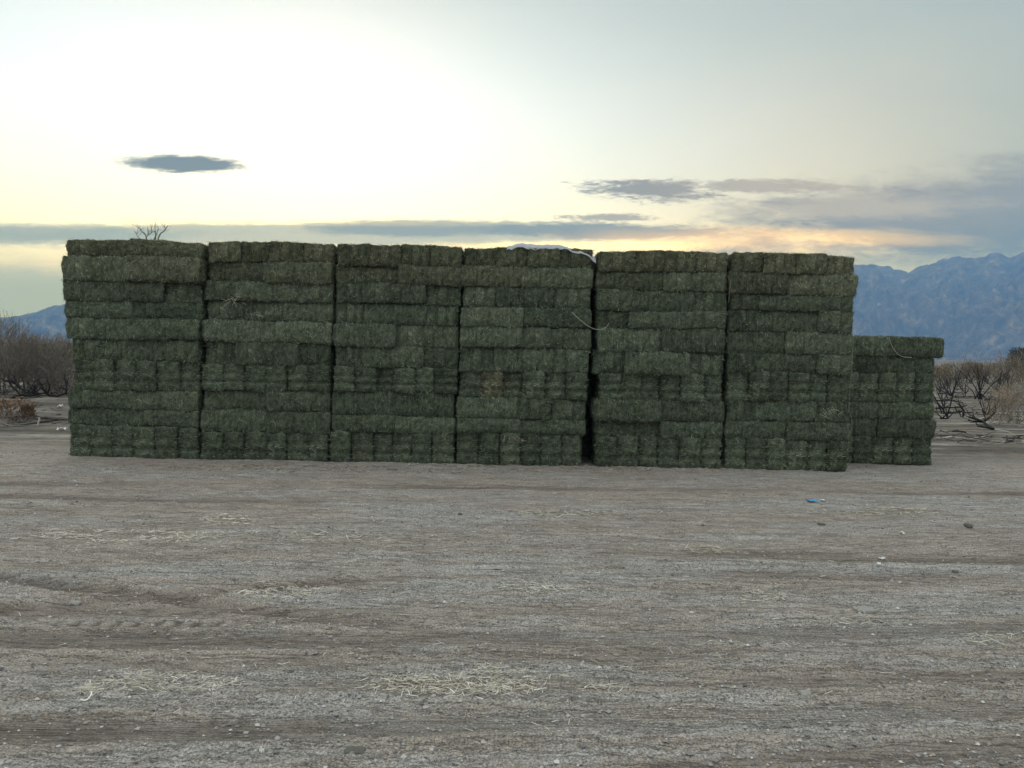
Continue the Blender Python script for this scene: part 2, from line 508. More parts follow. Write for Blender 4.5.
PV = np.stack([xx[:, None] + rx * sz[:, None], yy[:, None] + ry * sz[:, None], zz[:, None] + (ov[..., 2] + .25) * sz[:, None]], -1).reshape(-1, 3)
PF = (octf[None] + np.arange(n)[:, None, None] * 6).reshape(-1, 3)
me = mesh_np("gravel", PV, PF, [mst], False, {'tone': np.repeat(RNG.beta(2, 2.4, n), 6)})
tag(link("gravel", me), "loose grey gravel strewn over the dirt yard", "gravel", kind="stuff")

mstraw, nt, b = new_mat("straw"); g = N(nt)
g.put(b.inputs['Base Color'], g.ramp(g.attr('tone'), [(0, (.14, .125, .085)), (.4, (.35, .31, .24)), (.75, (.62, .57, .475)), (1, (.84, .80, .72))]))


def straw_patch(cx, cy, wx, hy, n, lo=.04, hi=.16, wdt=.0035, tone=(.25, 1), label=None, green=0.0):
    P = []
    for i in range(n):
        r = math.sqrt(random.random()) * random.uniform(.7, 1.08); t = random.uniform(0, 6.283)
        q = Vector((cx + wx * r * math.cos(t), cy + hy * r * math.sin(t), 0))
        P.append(q)
    d = np.array([list(ray(q.x, q.y)) for q in P])
    tpar = -EYE / d[:, 2]
    x = d[:, 0] * tpar; y = d[:, 1] * tpar
    keep = vn(x * 3, y * 6, 5) > .22
    x, y = x[keep], y[keep]; n = len(x)
    z = H(x, y) + RNG.uniform(.002, .02, n)
    a = RNG.normal(0, .9, n) + np.where(RNG.random(n) < .5, 0, np.pi)
    D = np.stack([np.cos(a), np.sin(a), RNG.normal(.03, .15, n)], -1); D /= np.linalg.norm(D, axis=1, keepdims=True)
    L = RNG.uniform(lo, hi, n); W = RNG.uniform(.6, 1.4, n) * wdt * np.maximum(1, y / 5)
    V, Q = ribbons(np.stack([x, y, z], -1) - D * L[:, None] / 2, D, L, W, np.tile([0, 0, 1.], (n, 1)), .14, RNG)
    V[:, 2] = np.maximum(V[:, 2], H(V[:, 0], V[:, 1]) + .002)
    me = mesh_np("scattered_straw", V, Q, [mstraw], False, {'tone': np.repeat(RNG.uniform(tone[0], tone[1], n) - green, 6)})
    tag(link("scattered_straw", me), label, "straw", group="patches of spilled straw on the ground", kind="stuff")


for a in [
    (460, 681, 104, 17, 1250, .02, .085, .0034, (.45, 1), "largest patch of spilled straw, low in the middle foreground"),
    (175, 683, 80, 11, 620, .015, .07, .003, (.4, 1), "thin greenish straw patch on the dirt, lower left foreground"),
    (85, 690, 30, 7, 90, .03, .12, .004, (.5, 1), "few pale straws lying left of the greenish patch"),
    (605, 687, 25, 4, 45, .03, .12, .0035, (.5, 1), "few straws right of the largest straw patch"),
    (120, 538, 110, 8, 900, .02, .09, .0036, (.5, 1), "long yellowish straw streak on the left of the yard"),
    (225, 521, 30, 6, 170, .02, .09, .0036, (.5, 1), "small straw patch above the long yellowish streak"),
    (275, 592, 45, 9, 320, .02, .08, .0034, (.5, 1), "straw patch left of centre, midway across the yard"),
    (300, 540, 160, 6, 420, .03, .13, .0034, (.2, .8), "faint straw streak running right from the yellowish streak"),
    (575, 515, 75, 3.5, 330, .03, .14, .0034, (.2, .8), "thin straw streak a few metres before the wide gap"),
    (535, 589, 40, 5, 170, .03, .12, .0034, (.3, 1), "sparse straw patch in the centre of the yard"),
    (765, 596, 28, 5, 150, .03, .12, .0034, (.3, 1), "sparse straw patch right of the yard centre"),
    (890, 513, 70, 5, 260, .03, .13, .0034, (.2, .8), "thin straw streak before the low stack"),
    (710, 551, 30, 4, 120, .03, .12, .0034, (.2, .8), "small straw smear right of centre in the yard"),
    (990, 640, 30, 7, 60, .03, .12, .0034, (.4, 1), "few straws at the right edge of the foreground"),
    (830, 622, 60, 5, 50, .03, .1, .0034, (.3, .9), "few straws beside the flat pale stone"),
    (455, 469, 420, 5, 1500, .02, .10, .0034, (.0, .55), "loose chaff and stems fallen along the foot of the stacks"),
    (500, 610, 560, 130, 2600, .012, .07, .0024, (.3, 1), "stray stems scattered over the whole yard"),
]:
    straw_patch(*a[:9], label=a[9])

# ------------------------------------------------------------------ hay bales
mh, nt, b = new_mat("hay"); g = N(nt)
oc = g.node('ShaderNodeTexCoord').outputs['Object']
oi = g.node('ShaderNodeObjectInfo')
tone = g.attr('tone')
f1 = g.noise(g.mapping(oc, (1.5, 1, .8)), 40, 6, .75); f2 = g.noise(oc, 6, 4, .6)
t = g.math('ADD', tone, g.math('MULTIPLY', g.math('SUBTRACT', f1, .5), .9))
t = g.math('ADD', t, g.math('MULTIPLY', g.math('SUBTRACT', f2, .5), .35))
t = g.math('ADD', t, g.math('MULTIPLY', g.math('SUBTRACT', oi.outputs['Random'], .5), .12))
hc = g.ramp(t, [(0, (.014, .020, .013)), (.3, (.056, .071, .047)), (.6, (.130, .154, .105)), (1, (.48, .51, .38))])
hs = g.node('ShaderNodeHueSaturation'); g.put(hs.inputs['Color'], hc)
g.put(hs.inputs['Hue'], g.math('ADD', .5, g.math('MULTIPLY', g.math('SUBTRACT', g.math('FRACT', g.math('MULTIPLY', oi.outputs['Random'], 7.31)), .5), -.03)))
g.put(hs.inputs['Value'], g.math('ADD', .88, g.math('MULTIPLY', g.math('FRACT', g.math('MULTIPLY', oi.outputs['Random'], 3.77)), .32)))
# object colour tints a whole bale (browned bales)
g.put(b.inputs['Base Color'], g.mix(1.0, hs.outputs[0], oi.outputs['Color'], 'MULTIPLY'))
b.inputs['Specular IOR Level'].default_value = .1
g.put(b.inputs['Normal'], g.bump(g.math('ADD', f1, g.math('MULTIPLY', g.noise(oc, 90, 3, .6), .6)), .8, .015))
mtw, nt, b = new_mat("twine"); b.inputs['Base Color'].default_value = (.16, .15, .095, 1)
mtwd, nt, b = new_mat("weathered_twine"); b.inputs['Base Color'].default_value = (.20, .20, .13, 1)
mtwl, nt, b = new_mat("pale_twine"); b.inputs['Base Color'].default_value = (.40, .38, .29, 1)


def rbox(dx, dy, dz, step, r):
    hx, hy, hz = dx / 2, dy / 2, dz / 2
    nx, ny, nz = [max(3, int(round(d / step))) for d in (dx, dy, dz)]
    key = {}; V = []; Qs = []

    def vid(i, j, k):
        if (i, j, k) not in key:
            key[(i, j, k)] = len(V); V.append((-hx + dx * i / nx, -hy + dy * j / ny, -hz + dz * k / nz))
        return key[(i, j, k)]
    for i in range(nx):
        for k in range(nz):
            Qs.append((vid(i, 0, k), vid(i + 1, 0, k), vid(i + 1, 0, k + 1), vid(i, 0, k + 1)))
            Qs.append((vid(i + 1, ny, k), vid(i, ny, k), vid(i, ny, k + 1), vid(i + 1, ny, k + 1)))
    for j in range(ny):
        for k in range(nz):
            Qs.append((vid(0, j + 1, k), vid(0, j, k), vid(0, j, k + 1), vid(0, j + 1, k + 1)))
            Qs.append((vid(nx, j, k), vid(nx, j + 1, k), vid(nx, j + 1, k + 1), vid(nx, j, k + 1)))
    for i in range(nx):
        for j in range(ny):
            Qs.append((vid(i, j + 1, 0), vid(i + 1, j + 1, 0), vid(i + 1, j, 0), vid(i, j, 0)))
            Qs.append((vid(i, j, nz), vid(i + 1, j, nz), vid(i + 1, j + 1, nz), vid(i, j + 1, nz)))
    P = np.array(V); h = np.array([hx, hy, hz])
    q = np.clip(P, -(h - r), h - r); d = P - q
    nn = d / np.linalg.norm(d, axis=1, keepdims=True)
    return q + nn * r, nn, np.array(Qs)


DIM = {'L': (1.06, .54, .345), 'E': (.53, 1.08, .345), 'O': (.355, 1.08, .455)}


def bale_mesh(kind, seed):
    dx, dy, dz = DIM[kind]
    rng = np.random.default_rng(seed * 13 + ord(kind))
    P, Nn, Q = rbox(dx, dy, dz, .026, .026)
    off = Vector((seed * 3.1, seed * 7.7, ord(kind)))
    d = np.zeros(len(P)); tn = np.zeros(len(P))
    for i, p in enumerate(P):
        v = Vector(p) + off
        d[i] = .020 * mnoise.noise(v * 3.6) + .017 * mnoise.noise(v * 11) + .012 * mnoise.noise(v * 27)
        tn[i] = mnoise.noise(v * 17)
    hx, hy, hz = dx / 2, dy / 2, dz / 2
    x, y, z = P.T
    if kind == 'L':      # flakes stand across the length
        ph = rng.uniform(0, 6)
        fl = np.sin(x * 2 * np.pi / .085 + ph + 1.3 * np.sin(x * 9 + ph))
        d += .006 * fl * (np.abs(Nn[:, 0]) < .6)
        d += .020 * (1 - (z / hz) ** 2) * (np.abs(Nn[:, 1]) > .5)       # bulging face
        d += .008 * (1 - (z / hz) ** 2) * (np.abs(Nn[:, 0]) > .5)
    elif kind == 'E':    # two strings press vertical dents into the end
        for sx_ in (-.33, .33):
            d -= .020 * np.exp(-((x - sx_ * hx * 1.05) / .022) ** 2) * (np.abs(Nn[:, 1]) > .4) + .010 * np.exp(-((x - sx_ * hx) / .02) ** 2)
        d += .025 * (1 - (z / hz) ** 2) * (1 - (x / hx) ** 2) * (np.abs(Nn[:, 1]) > .5)
    else:                # on edge: strings press level dents into the end
        for sz_ in (-.32, .30):
            d -= .026 * np.exp(-((z - sz_ * hz) / .024) ** 2) * (np.abs(Nn[:, 2]) < .7)
        d += .022 * (1 - (x / hx) ** 2) * (np.abs(Nn[:, 1]) > .5)
    P = P + Nn * d[:, None]
    tone_b = .36 + .22 * tn + d * 4  # crevice shade put into the colour: dents darker, bulges lighter
    # loose stems over the surface
    faces = Q[rng.integers(0, len(Q), 7600)]
    nf = Nn[faces].mean(1)
    wgt = np.where(nf[:, 1] < -.3, 1.0, np.where(nf[:, 1] > .3, .12, .28))
    faces = faces[rng.random(len(faces)) < wgt]
    n = len(faces)
    w4 = rng.dirichlet([1, 1, 1, 1], n)
    P0 = (P[faces] * w4[..., None]).sum(1); N0 = Nn[faces].mean(1); N0 /= np.linalg.norm(N0, axis=1, keepdims=True)
    R = rng.normal(0, 1, (n, 3))
    if kind == 'L': R[:, 2] *= 1.7
    elif kind == 'O': R[:, 0] *= 2.4; R[:, 2] *= .8
    else: R[:, 2] *= 1.3
    Tg = R - N0 * (R * N0).sum(1, keepdims=True); Tg /= np.linalg.norm(Tg, axis=1, keepdims=True)
    D = Tg + N0 * np.abs(rng.normal(.0, .24, (n, 1))); D /= np.linalg.norm(D, axis=1, keepdims=True)
    Lg = rng.uniform(.012, .060, n) * np.where(rng.random(n) < .05, 1.9, 1); Wd = rng.uniform(.0018, .0050, n)
    V2, Q2 = ribbons(P0 + N0 * .002, D, Lg, Wd, N0, .3, rng)
    t2 = np.repeat(np.clip(rng.beta(1.3, 2.0, n) * 1.15, 0, 1), 6)
    return mesh_np("hay_bale", np.concatenate([P, V2]), [np.concatenate([Q, Q2 + len(P)])], [mh], True,
                   {'tone': np.concatenate([tone_b, t2])})


def loop_pts(a, b, r=.03):
    pts = []
    for cx, cy, t0 in ((a - r, b - r, 0), (-a + r, b - r, 90), (-a + r, -b + r, 180), (a - r, -b + r, 270)):
        for k in range(3):
            t = math.radians(t0 + 45 * k); pts.append((cx + r * math.cos(t), cy + r * math.sin(t)))
    return pts + [pts[0]]


def twine_mesh(kind, s):
    dx, dy, dz = DIM[kind]
    mb = MB()
    if kind == 'L': pts = [(p[0], s * .14, p[1]) for p in loop_pts(dx / 2 + .002, dz / 2 + .004)]
    elif kind == 'E': pts = [(s * .09, p[0], p[1]) for p in loop_pts(dy / 2 + .003, dz / 2 + .002)]
    else: pts = [(p[0], p[1], s * .071) for p in loop_pts(dx / 2 - .004, dy / 2 + .002)]
    mb.tube(pts, .0028, 4, cap=False)
    o = mb.build("twine", mtw)
    me = o.data; bpy.data.objects.remove(o)
    return me


NVAR = {'L': 9, 'E': 7, 'O': 8}
BALES = {k: [bale_mesh(k, i + 1) for i in range(n)] for k, n in NVAR.items()}
TWINE = {k: [twine_mesh(k, -1), twine_mesh(k, 1)] for k in DIM}
BALE_GROUP = "green hay bales stacked in the yard"


def place_bale(kind, x0, x1, z0, z1, yf, label, tilt=0.0, yaw=0.0, tint=None, depth=None):
    """front face x0..x1, z0..z1 at distance yf"""
    dx, dy, dz = DIM[kind]
    o = bpy.data.objects.new("hay_bale", random.choice(BALES[kind]))
    COL.objects.link(o)
    flip = random.choice((1, -1))
    sx_, sz_ = (x1 - x0) / dx * 1.012, (z1 - z0) / dz * 1.018
    dd = depth or dy
    o.scale = (sx_, dd / dy, sz_)
    o.location = ((x0 + x1) / 2, yf + dd / 2, (z0 + z1) / 2)
    o.rotation_euler = (random.gauss(0, .012), tilt + random.gauss(0, .008), yaw + random.gauss(0, .012))
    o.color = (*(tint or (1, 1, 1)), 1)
    tag(o, label, "hay bale", BALE_GROUP)
    for t in TWINE[kind]:
        c = bpy.data.objects.new("twine", t); COL.objects.link(c); c.parent = o
    return o


D0 = (gp(455, 464)).y
print("wall distance", D0)
ORD = ["top", "second", "third", "fourth", "fifth", "sixth", "seventh", "eighth", "ninth", "bottom"]
FR = [0, .09, .183, .276, .363, .46, .557, .683, .777, .862, 1.0]
L2, M3, O6, E4 = 'LL', 'ELE', 'OOOOOO', 'EEEE'
# per stack: name, left/right px at top and bottom, top px, bottom px (at the stack's middle), rows: (pattern, inner split fractions)
STACKS = [
    ("leftmost tall stack", (65, 203), (70, 198), 239.5, 459, [
        (L2, [.48]), (L2, [.47]), (M3, [.22, .73]), (L2, [.49]), (L2, [.475]), (M3, [.26, .75]), (O6, None), (L2, [.49]), (L2, [.485]), (O6, None)]),
    ("second tall stack from left", (206, 335), (199, 327.5), 241.5, 460, [
        (E4, [.25, .49, .75]), (L2, [.47]), (M3, [.23, .73]), (L2, [.47]), (L2, [.46]), (M3, [.25, .74]), (O6, None), (L2, [.5]), (L2, [.50]), (O6, None)]),
    ("third tall stack from left", (337, 462), (330, 454), 244.5, 463, [
        (E4, [.26, .51, .76]), (L2, [.51]), (M3, [.22, .72]), (M3, [.24, .74]), (L2, [.49]), (M3, [.22, .72]), (O6, None), (L2, [.49]), (L2, [.51]), (O6, None)]),
    ("sheet topped tall stack", (463, 593), (455.5, 580), 247, 467, [
        (E4, [.25, .50, .74]), (L2, [.47]), (M3, [.26, .73]), (L2, [.47]), (L2, [.46]), (M3, [.27, .74]), (O6, None), ('LEE', [.48, .73]), (L2, [.48]), (O6, None)]),
    ("tall stack right of wide gap", (600, 728), (594.5, 722.5), 251, 469, [
        (E4, [.28, .51, .76]), (L2, [.52]), (M3, [.27, .74]), (M3, [.25, .74]), (L2, [.51]), (M3, [.25, .73]), (O6, None), (L2, [.5]), (L2, [.51]), (O6, None)]),
    ("rightmost tall stack", (730, 857), (724, 847.5), 253, 471, [
        (E4, [.25, .50, .76]), (L2, [.46]), (M3, [.24, .74]), (M3, [.23, .73]), (L2, [.47]), (M3, [.22, .73]), (O6, None), (M3, [.22, .73]), (L2, [.49]), (O6, None)]),
]
KN = {'L': "long flat", 'E': "flat end on", 'O': "upright end on"}
POS = {2: ["left", "right"], 3: ["left", "middle", "right"], 4: ["leftmost", "second", "third", "rightmost"],
       5: ["leftmost", "second", "third", "fourth", "rightmost"], 6: ["leftmost", "second", "third", "fourth", "fifth", "rightmost"]}
# (stack, row, index) -> (push towards viewer, tilt, tint)
SPECIAL = {
    (0, 1, 1): (.05, .02, None), (0, 4, 1): (.06, 0, None), (0, 2, 0): (.02, 0, None), (0, 0, 1): (0, .03, None), (0, 2, 1): (.05, 0, None),
    (1, 3, 0): (-.07, 0, None), (1, 8, 0): (.03, 0, None), (2, 1, 0): (-.08, 0, None), (2, 1, 1): (.07, .05, None), (2, 4, 0): (.04, 0, None),
    (3, 4, 0): (.08, 0, None), (3, 6, 1): (-.01, 0, (1.06, .90, .86)), (3, 3, 0): (.03, 0, None), (3, 2, 1): (.04, 0, None), (4, 8, 0): (-.10, 0, None),
    (4, 8, 1): (.02, 0, None), (4, 7, 0): (.03, 0, None), (5, 1, 1): (.03, 0, None), (5, 3, 0): (-.05, 0, None), (5, 8, 1): (.06, 0, None), (5, 8, 0): (-.02, 0, None),
    (4, 5, 0): (-.04, 0, None), (0, 0, 0): (0, -.01, None)}
LEFTOFF = {0: [.5, -2.5, -4.0, -1, .5, 1.5, 3.5, 0, -2.5, -2.5]}
REAR = {0: (1, 1), 1: (0, 0), 2: (0, 1), 3: (1, 1), 4: (1, 1), 5: (1, 1)}


def stack_edges(st, f):
    nm, tx, bx, ty, by, rows = st
    return tx[0] + (bx[0] - tx[0]) * f, tx[1] + (bx[1] - tx[1]) * f


GAPL = [592, 591.5, 589, 590, 590, 588, 586, 584.5, 584.5, 581]
GAPR = [599, 597.5, 597.5, 597.5, 598.5, 593, 599, 594.5, 597, 595.5]
TOPZ = {}
for si, st in enumerate(STACKS):
    nm, tx, bx, ty, by, rows = st
    mid = (tx[0] + tx[1] + bx[0] + bx[1]) / 4
    yb = D0
    zt, zb = at(mid, ty, yb).z, 0.0
    jit = [0] + [random.gauss(0, .008) for _ in range(9)] + [0]
    fr = [a + b_ for a, b_ in zip(FR, jit)]
    TOPZ[si] = zt
    for ri, (pat, sp) in enumerate(rows):
        fm = (fr[ri] + fr[ri + 1]) / 2
        pl, pr = stack_edges(st, fm)
        pl += 1.3; pr -= 1.3
        pl += LEFTOFF.get(si, [0] * 10)[ri] + random.gauss(0, .9); pr += random.gauss(0, .9)
        if si == 3: pr = GAPL[ri]
        if si == 4: pl = GAPR[ri]
        # roll makes a plumb line lean on the picture: follow the stack edges at this height instead
        yy_ = ty + (by - ty) * fm
        xl, xr = at(pl, yy_, yb).x, at(pr, yy_, yb).x
        nb = len(pat)
        if pat == O6: sp = [(k + 1) / 6 + random.gauss(0, .006) for k in range(5)]
        cut = [0] + list(sp) + [1]
        z0 = zb + (zt - zb) * (1 - fr[ri + 1]); z1 = zb + (zt - zb) * (1 - fr[ri])
        row_push = random.gauss(0, .012) + (-.01 if pat == O6 else 0)
        for k, kd in enumerate(pat):
            push, tilt, tint = SPECIAL.get((si, ri, k), (0, 0, None))
            if tint is None:
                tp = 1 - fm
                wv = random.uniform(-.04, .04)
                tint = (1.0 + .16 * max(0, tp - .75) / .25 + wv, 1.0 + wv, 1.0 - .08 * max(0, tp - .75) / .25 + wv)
            a = xl + (xr - xl) * cut[k]; b_ = xl + (xr - xl) * cut[k + 1]
            yf = yb - push - row_push + random.gauss(0, .034)
            dz0 = random.gauss(0, .004)
            top_drop = 0
            if ri == 0:      # crowned tops: outer bales sag a little
                top_drop = {0: .008, nb - 1: .010}.get(k, 0) + random.uniform(0, .006)
                tilt += (.055 if k == nb - 1 else (-.02 if k == 0 else (.015 if k == nb - 2 else 0))) * (1 if nb > 2 else .5)
            ttxt = "brown tinged " if (si, ri, k) == (3, 6, 1) else ""
            lab = f"{POS[nb][k]} {ttxt}{KN[kd]} hay bale in {ORD[ri]} course of {nm}"
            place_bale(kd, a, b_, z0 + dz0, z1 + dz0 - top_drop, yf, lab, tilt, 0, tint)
            # second bale deep at the visible ends and gaps
            if kd == 'L' and ((k == 0 and REAR[si][0]) or (k == nb - 1 and REAR[si][1])):
                place_bale('L', a, b_, z0, z1 - .01 - top_drop, yb + .56,
                           f"long hay bale behind {POS[nb][k]} bale in {ORD[ri]} course of {nm}", 0, 0, tint)

# rear row seen through the wide gap: a column closing it
gx0, gx1 = at(597, 350, D0).x - .40, at(597, 350, D0).x + .66
gx2, gx3 = at(459, 350, D0).x - .6, at(459, 350, D0).x + .45
for tag_nm, (xa, xb) in (("wide gap", (gx0, gx1)), ("narrow gap left of sheet topped stack", (gx2, gx3))):
    z = 0.0
    for r in range(10):
        hgt_ = .345
        place_bale('L', xa + random.gauss(0, .02), xb + random.gauss(0, .02), z, z + hgt_, D0 + 1.22 + random.gauss(0, .02),
                   f"{['lowest','second lowest','third lowest','fourth lowest','fifth lowest','fifth highest','fourth highest','third highest','second highest','highest'][r]} rear bale closing the {tag_nm}")
        z += hgt_

# low stack at the right end
D7 = gp(890, 464.5).y
nm7 = "low stack at right end"
top7, bot7 = 337.0, 464.5
fr7 = [0, .15, .283, .51, .64, .785, 1.0]
rows7 = [('LL', [834, 889, 942]), ('LL', [833, 886, 934]), ('OOOOO', [836, 858, 878, 896, 914, 933]), ('LL', [834, 878, 932]), ('LL', [836, 877, 932.5]), ('OOOOO', [836, 853, 872, 893, 912, 931])]
zt7 = at(890, top7, D7).z
for ri, (pat, xs) in enumerate(rows7):
    fm = (fr7[ri] + fr7[ri + 1]) / 2
    yy_ = top7 + (bot7 - top7) * fm
    for k, kd in enumerate(pat):
        a, b_ = at(xs[k], yy_, D7).x, at(xs[k + 1], yy_, D7).x
        z0, z1 = zt7 * (1 - fr7[ri + 1]), zt7 * (1 - fr7[ri])
        wv = random.uniform(-.04, .03)
        lab = f"{POS[len(pat)][k]} {KN[kd]} hay bale in {'bottom' if ri == 5 else ORD[ri]} course of {nm7}"
        place_bale(kd, a, b_, z0, z1, D7 - (.05 if ri == 0 else 0) + random.gauss(0, .018), lab, .012 if ri == 0 else 0, 0, (1 + wv, 1 + wv, 1 + wv))
        if kd == 'L' and k == 1:
            place_bale('L', a, b_ - .03, z0, z1 - .01, D7 + .56, f"long flat hay bale behind right bale in {ORD[ri]} course of {nm7}")

# plastic sheet on the fourth stack
mp, nt, b = new_mat("white_plastic"); g = N(nt)
b.inputs['Base Color'].default_value = (.74, .77, .80, 1); b.inputs['Roughness'].default_value = .35
tr = nt.nodes.new('ShaderNodeBsdfTranslucent'); tr.inputs[0].default_value = (.80, .84, .88, 1)
mx = nt.nodes.new('ShaderNodeMixShader'); mx.inputs[0].default_value = .6
nt.links.new(b.outputs[0], mx.inputs[1]); nt.links.new(tr.outputs[0], mx.inputs[2]); nt.links.new(mx.outputs[0], nt.nodes['Material Output'].inputs[0])
b.inputs['Specular IOR Level'].default_value = .5
zt4 = TOPZ[3]
xa, xb = at(507, 248, D0).x, at(596.5, 250, D0).x
xe = at(592, 250, D0).x
nxs, nys = 90, 26
V = []
for j in range(nys):
    v = j / (nys - 1)
    for i in range(nxs):
        u = i / (nxs - 1)
        x = xa + (xb - xa) * u
        yv = D0 + .03 + v * .95 + .05 * float(fbm(u * 6, v * 0 + .3, 3, 11))
        wv_ = float(fbm(u * 5 + v * .8, v * 2.2, 4, 12)) * .035 + float(fbm(u * 16, v * 5, 3, 15)) * .016
        crown = [.0, .010, .008, -.01, -.03]
        z = zt4 + .022 + 1.35 * wv_ + np.interp(u, [0, .1, .35, .6, .85, .93, 1], [.01, .03, .012, .012, -.045, -.07, -.13])
        z -= .075 * max(0, 1 - v / .10) ** 1.5 * (.35 + 1.2 * float(vn(u * 9, 0.5, 77)))
        V.append((x, yv - .05, z))
idx = np.arange(nxs * nys).reshape(nys, nxs)
Q = np.stack([idx[:-1, :-1], idx[:-1, 1:], idx[1:, 1:], idx[1:, :-1]], -1).reshape(-1, 4)
V = np.array(V); V2 = V - np.array([0, 0, .004]); n0 = len(V)
Qa = np.concatenate([Q, Q[:, ::-1] + n0])
ring = np.concatenate([idx[0, :], idx[1:, -1], idx[-1, -2::-1], idx[-2:0:-1, 0]])
rq = np.stack([ring, ring + n0, np.roll(ring, -1) + n0, np.roll(ring, -1)], -1)
me = mesh_np("plastic_sheet", np.concatenate([V, V2]), np.concatenate([Qa, rq]), [mp], True)
tag(link("plastic_sheet", me), "crumpled white plastic sheet lying over the top of the fourth stack", "plastic sheet")


# loose twine and wisps on the faces
def twine_thing(pix, Y, r, label, mat=mtwl, name="loose_twine", dy=None):
    pts = [at(p[0], p[1], Y + (dy[i] if dy else 0)) for i, p in enumerate(pix)]
    # subdivide smoothly (catmull-rom)
    out = []
    for i in range(len(pts) - 1):
        p0, p1, p2, p3 = pts[max(i - 1, 0)], pts[i], pts[i + 1], pts[min(i + 2, len(pts) - 1)]
        for k in range(6):
            t = k / 6
            out.append(.5 * ((2 * p1) + (p2 - p0) * t + (2 * p0 - 5 * p1 + 4 * p2 - p3) * t * t + (3 * p1 - p0 - 3 * p2 + p3) * t ** 3))
    out.append(pts[-1])
    mb = MB(); mb.tube(out, r, 5)
    return tag(mb.build(name, mat), label, "twine", "loose twine hanging on the bales")


twine_thing([(572, 312), (578, 318), (586, 324.5), (593, 328.5), (600, 329.5), (606, 327), (609, 323)], D0 - .12, .0045, "loose pale twine sagging across the wide gap between two tall stacks")
twine_thing([(889, 337), (891.5, 345), (896, 352), (902, 356.5), (912, 357.5)], D7 - .13, .0042, "pale twine looped over the top right bale of the low stack")
twine_thing([(853, 346), (852, 362), (851, 378), (849.5, 392), (849.5, 410), (852, 425), (848, 440)], D0 - .08, .004, "slack twine hanging down the right edge of rightmost tall stack", mtwd)
twine_thing([(725, 274), (728.5, 277), (730.5, 283), (729.5, 292), (728.5, 303)], D0 - .08, .004, "short twine hanging at top right corner of stack by wide gap", mtwd)
twine_thing([(168, 444), (163, 449), (161.5, 454), (164, 458)], D0 - .08, .004, "small twine loop low on leftmost tall stack", mtwd)


def wisp(px, py, n, label, L=.16, spread=10):
    mb = MB()
    for _ in range(int(n * .6)):
        p = at(px + random.gauss(0, spread), py + random.gauss(0, spread * .35), D0 - .08)
        d = Vector((random.gauss(.5, .6), random.gauss(-.25, .2), random.gauss(-.4, .5))).normalized()
        l = random.uniform(.4, 1) * L
        mb.tube([p, p + d * l * .5 + Vector((0, 0, random.gauss(0, .01))), p + d * l], [.0028, .0024, .0016], 3, random.uniform(.25, .8))
    tag(mb.build("hay_wisp", mstraw), label, "hay wisp", "pale wisps of hay sticking out of the stacks", "stuff")


wisp(829, 411, 26, "pale wisp of stems on the eighth course of rightmost tall stack", .16, 6)
wisp(257, 314, 18, "pale wisp of stems on the fourth course of second tall stack", .15, 3)
wisp(233, 300, 22, "tangle of stems on third course of second tall stack", .15, 6)
wisp(510, 437, 16, "wisp of stems above bottom course of sheet topped stack", .12, 5)
wisp(127, 259, 18, "wisp of stems under top course of leftmost tall stack", .14, 5)
wisp(543, 317, 14, "wisp of stems on fourth course of sheet topped stack", .12, 4)

# ------------------------------------------------------------------ mountains
mm, nt, b = new_mat("mountain_rock"); g = N(nt)
pos = g.node('ShaderNodeNewGeometry').outputs['Position']
rk = g.noise(g.mapping(pos, (1, 1, .35)), .024, 9, .68, .35)
g.put(b.inputs['Base Color'], g.ramp(rk, [(.34, (.04, .036, .033)), (.5, (.088, .079, .072)), (.60, (.15, .136, .123)), (.70, (.30, .275, .246))]))
g.put(b.inputs['Normal'], g.bump(g.noise(pos, .02, 8, .65), .8, 22))
prof = [(-900, 318), (-500, 310), (-200, 322), (0, 317), (20, 316), (35, 312), (50, 307), (63, 303), (120, 290), (250, 300), (380, 278), (500, 290), (640, 276), (760, 285), (857, 264), (872, 263.5), (888, 266), (908, 270.5), (914, 268.5), (930, 262), (945, 257), (960, 254), (972, 255), (985, 253.5), (1000, 252), (1010, 257.5), (1024, 251), (1100, 262), (1300, 250), (1700, 275), (2300, 290)]
pa = [azel(p[0], p[1]) for p in prof]
RD = 4600.0
naz, nr = 1100, 120
az = np.linspace(-.95, .95, naz)
ridge = np.interp(az, [p[0] for p in pa], [math.tan(p[1]) / max(.2, math.cos(0)) for p in pa])
rr = np.linspace(3100, 5300, nr)
AZm, RRm = np.meshgrid(az, rr)
XX, YY = RRm * np.sin(AZm), RRm * np.cos(AZm)
rg = np.repeat(ridge[None], nr, 0)
slope = np.where(RRm < RD, np.clip((RRm - 3150) / (RD - 3150), 0, 1) ** 1.35, 1 - .5 * (RRm - RD) / 700)
rid = 1.1 - np.abs(fbm(XX / 420, YY / 420, 6, 130, .6)) * 3.0
rid2 = 1 - np.abs(fbm(XX / 130, YY / 130, 5, 140, .6)) * 2
env = np.sin(np.clip((RRm - 3150) / (RD - 3150), 0, 1) * np.pi) ** .8
ZZ = RD * rg * slope + env * (rid - .35) * 120 * (.35 + rg * 6) * .8 + env * (rid2 - .3) * 42
crest = np.exp(-((RRm - RD) / 90) ** 2)
ZZ = ZZ + EYE * slope + crest * fbm(AZm * 90, AZm * 0, 4, 150, .6) * 9
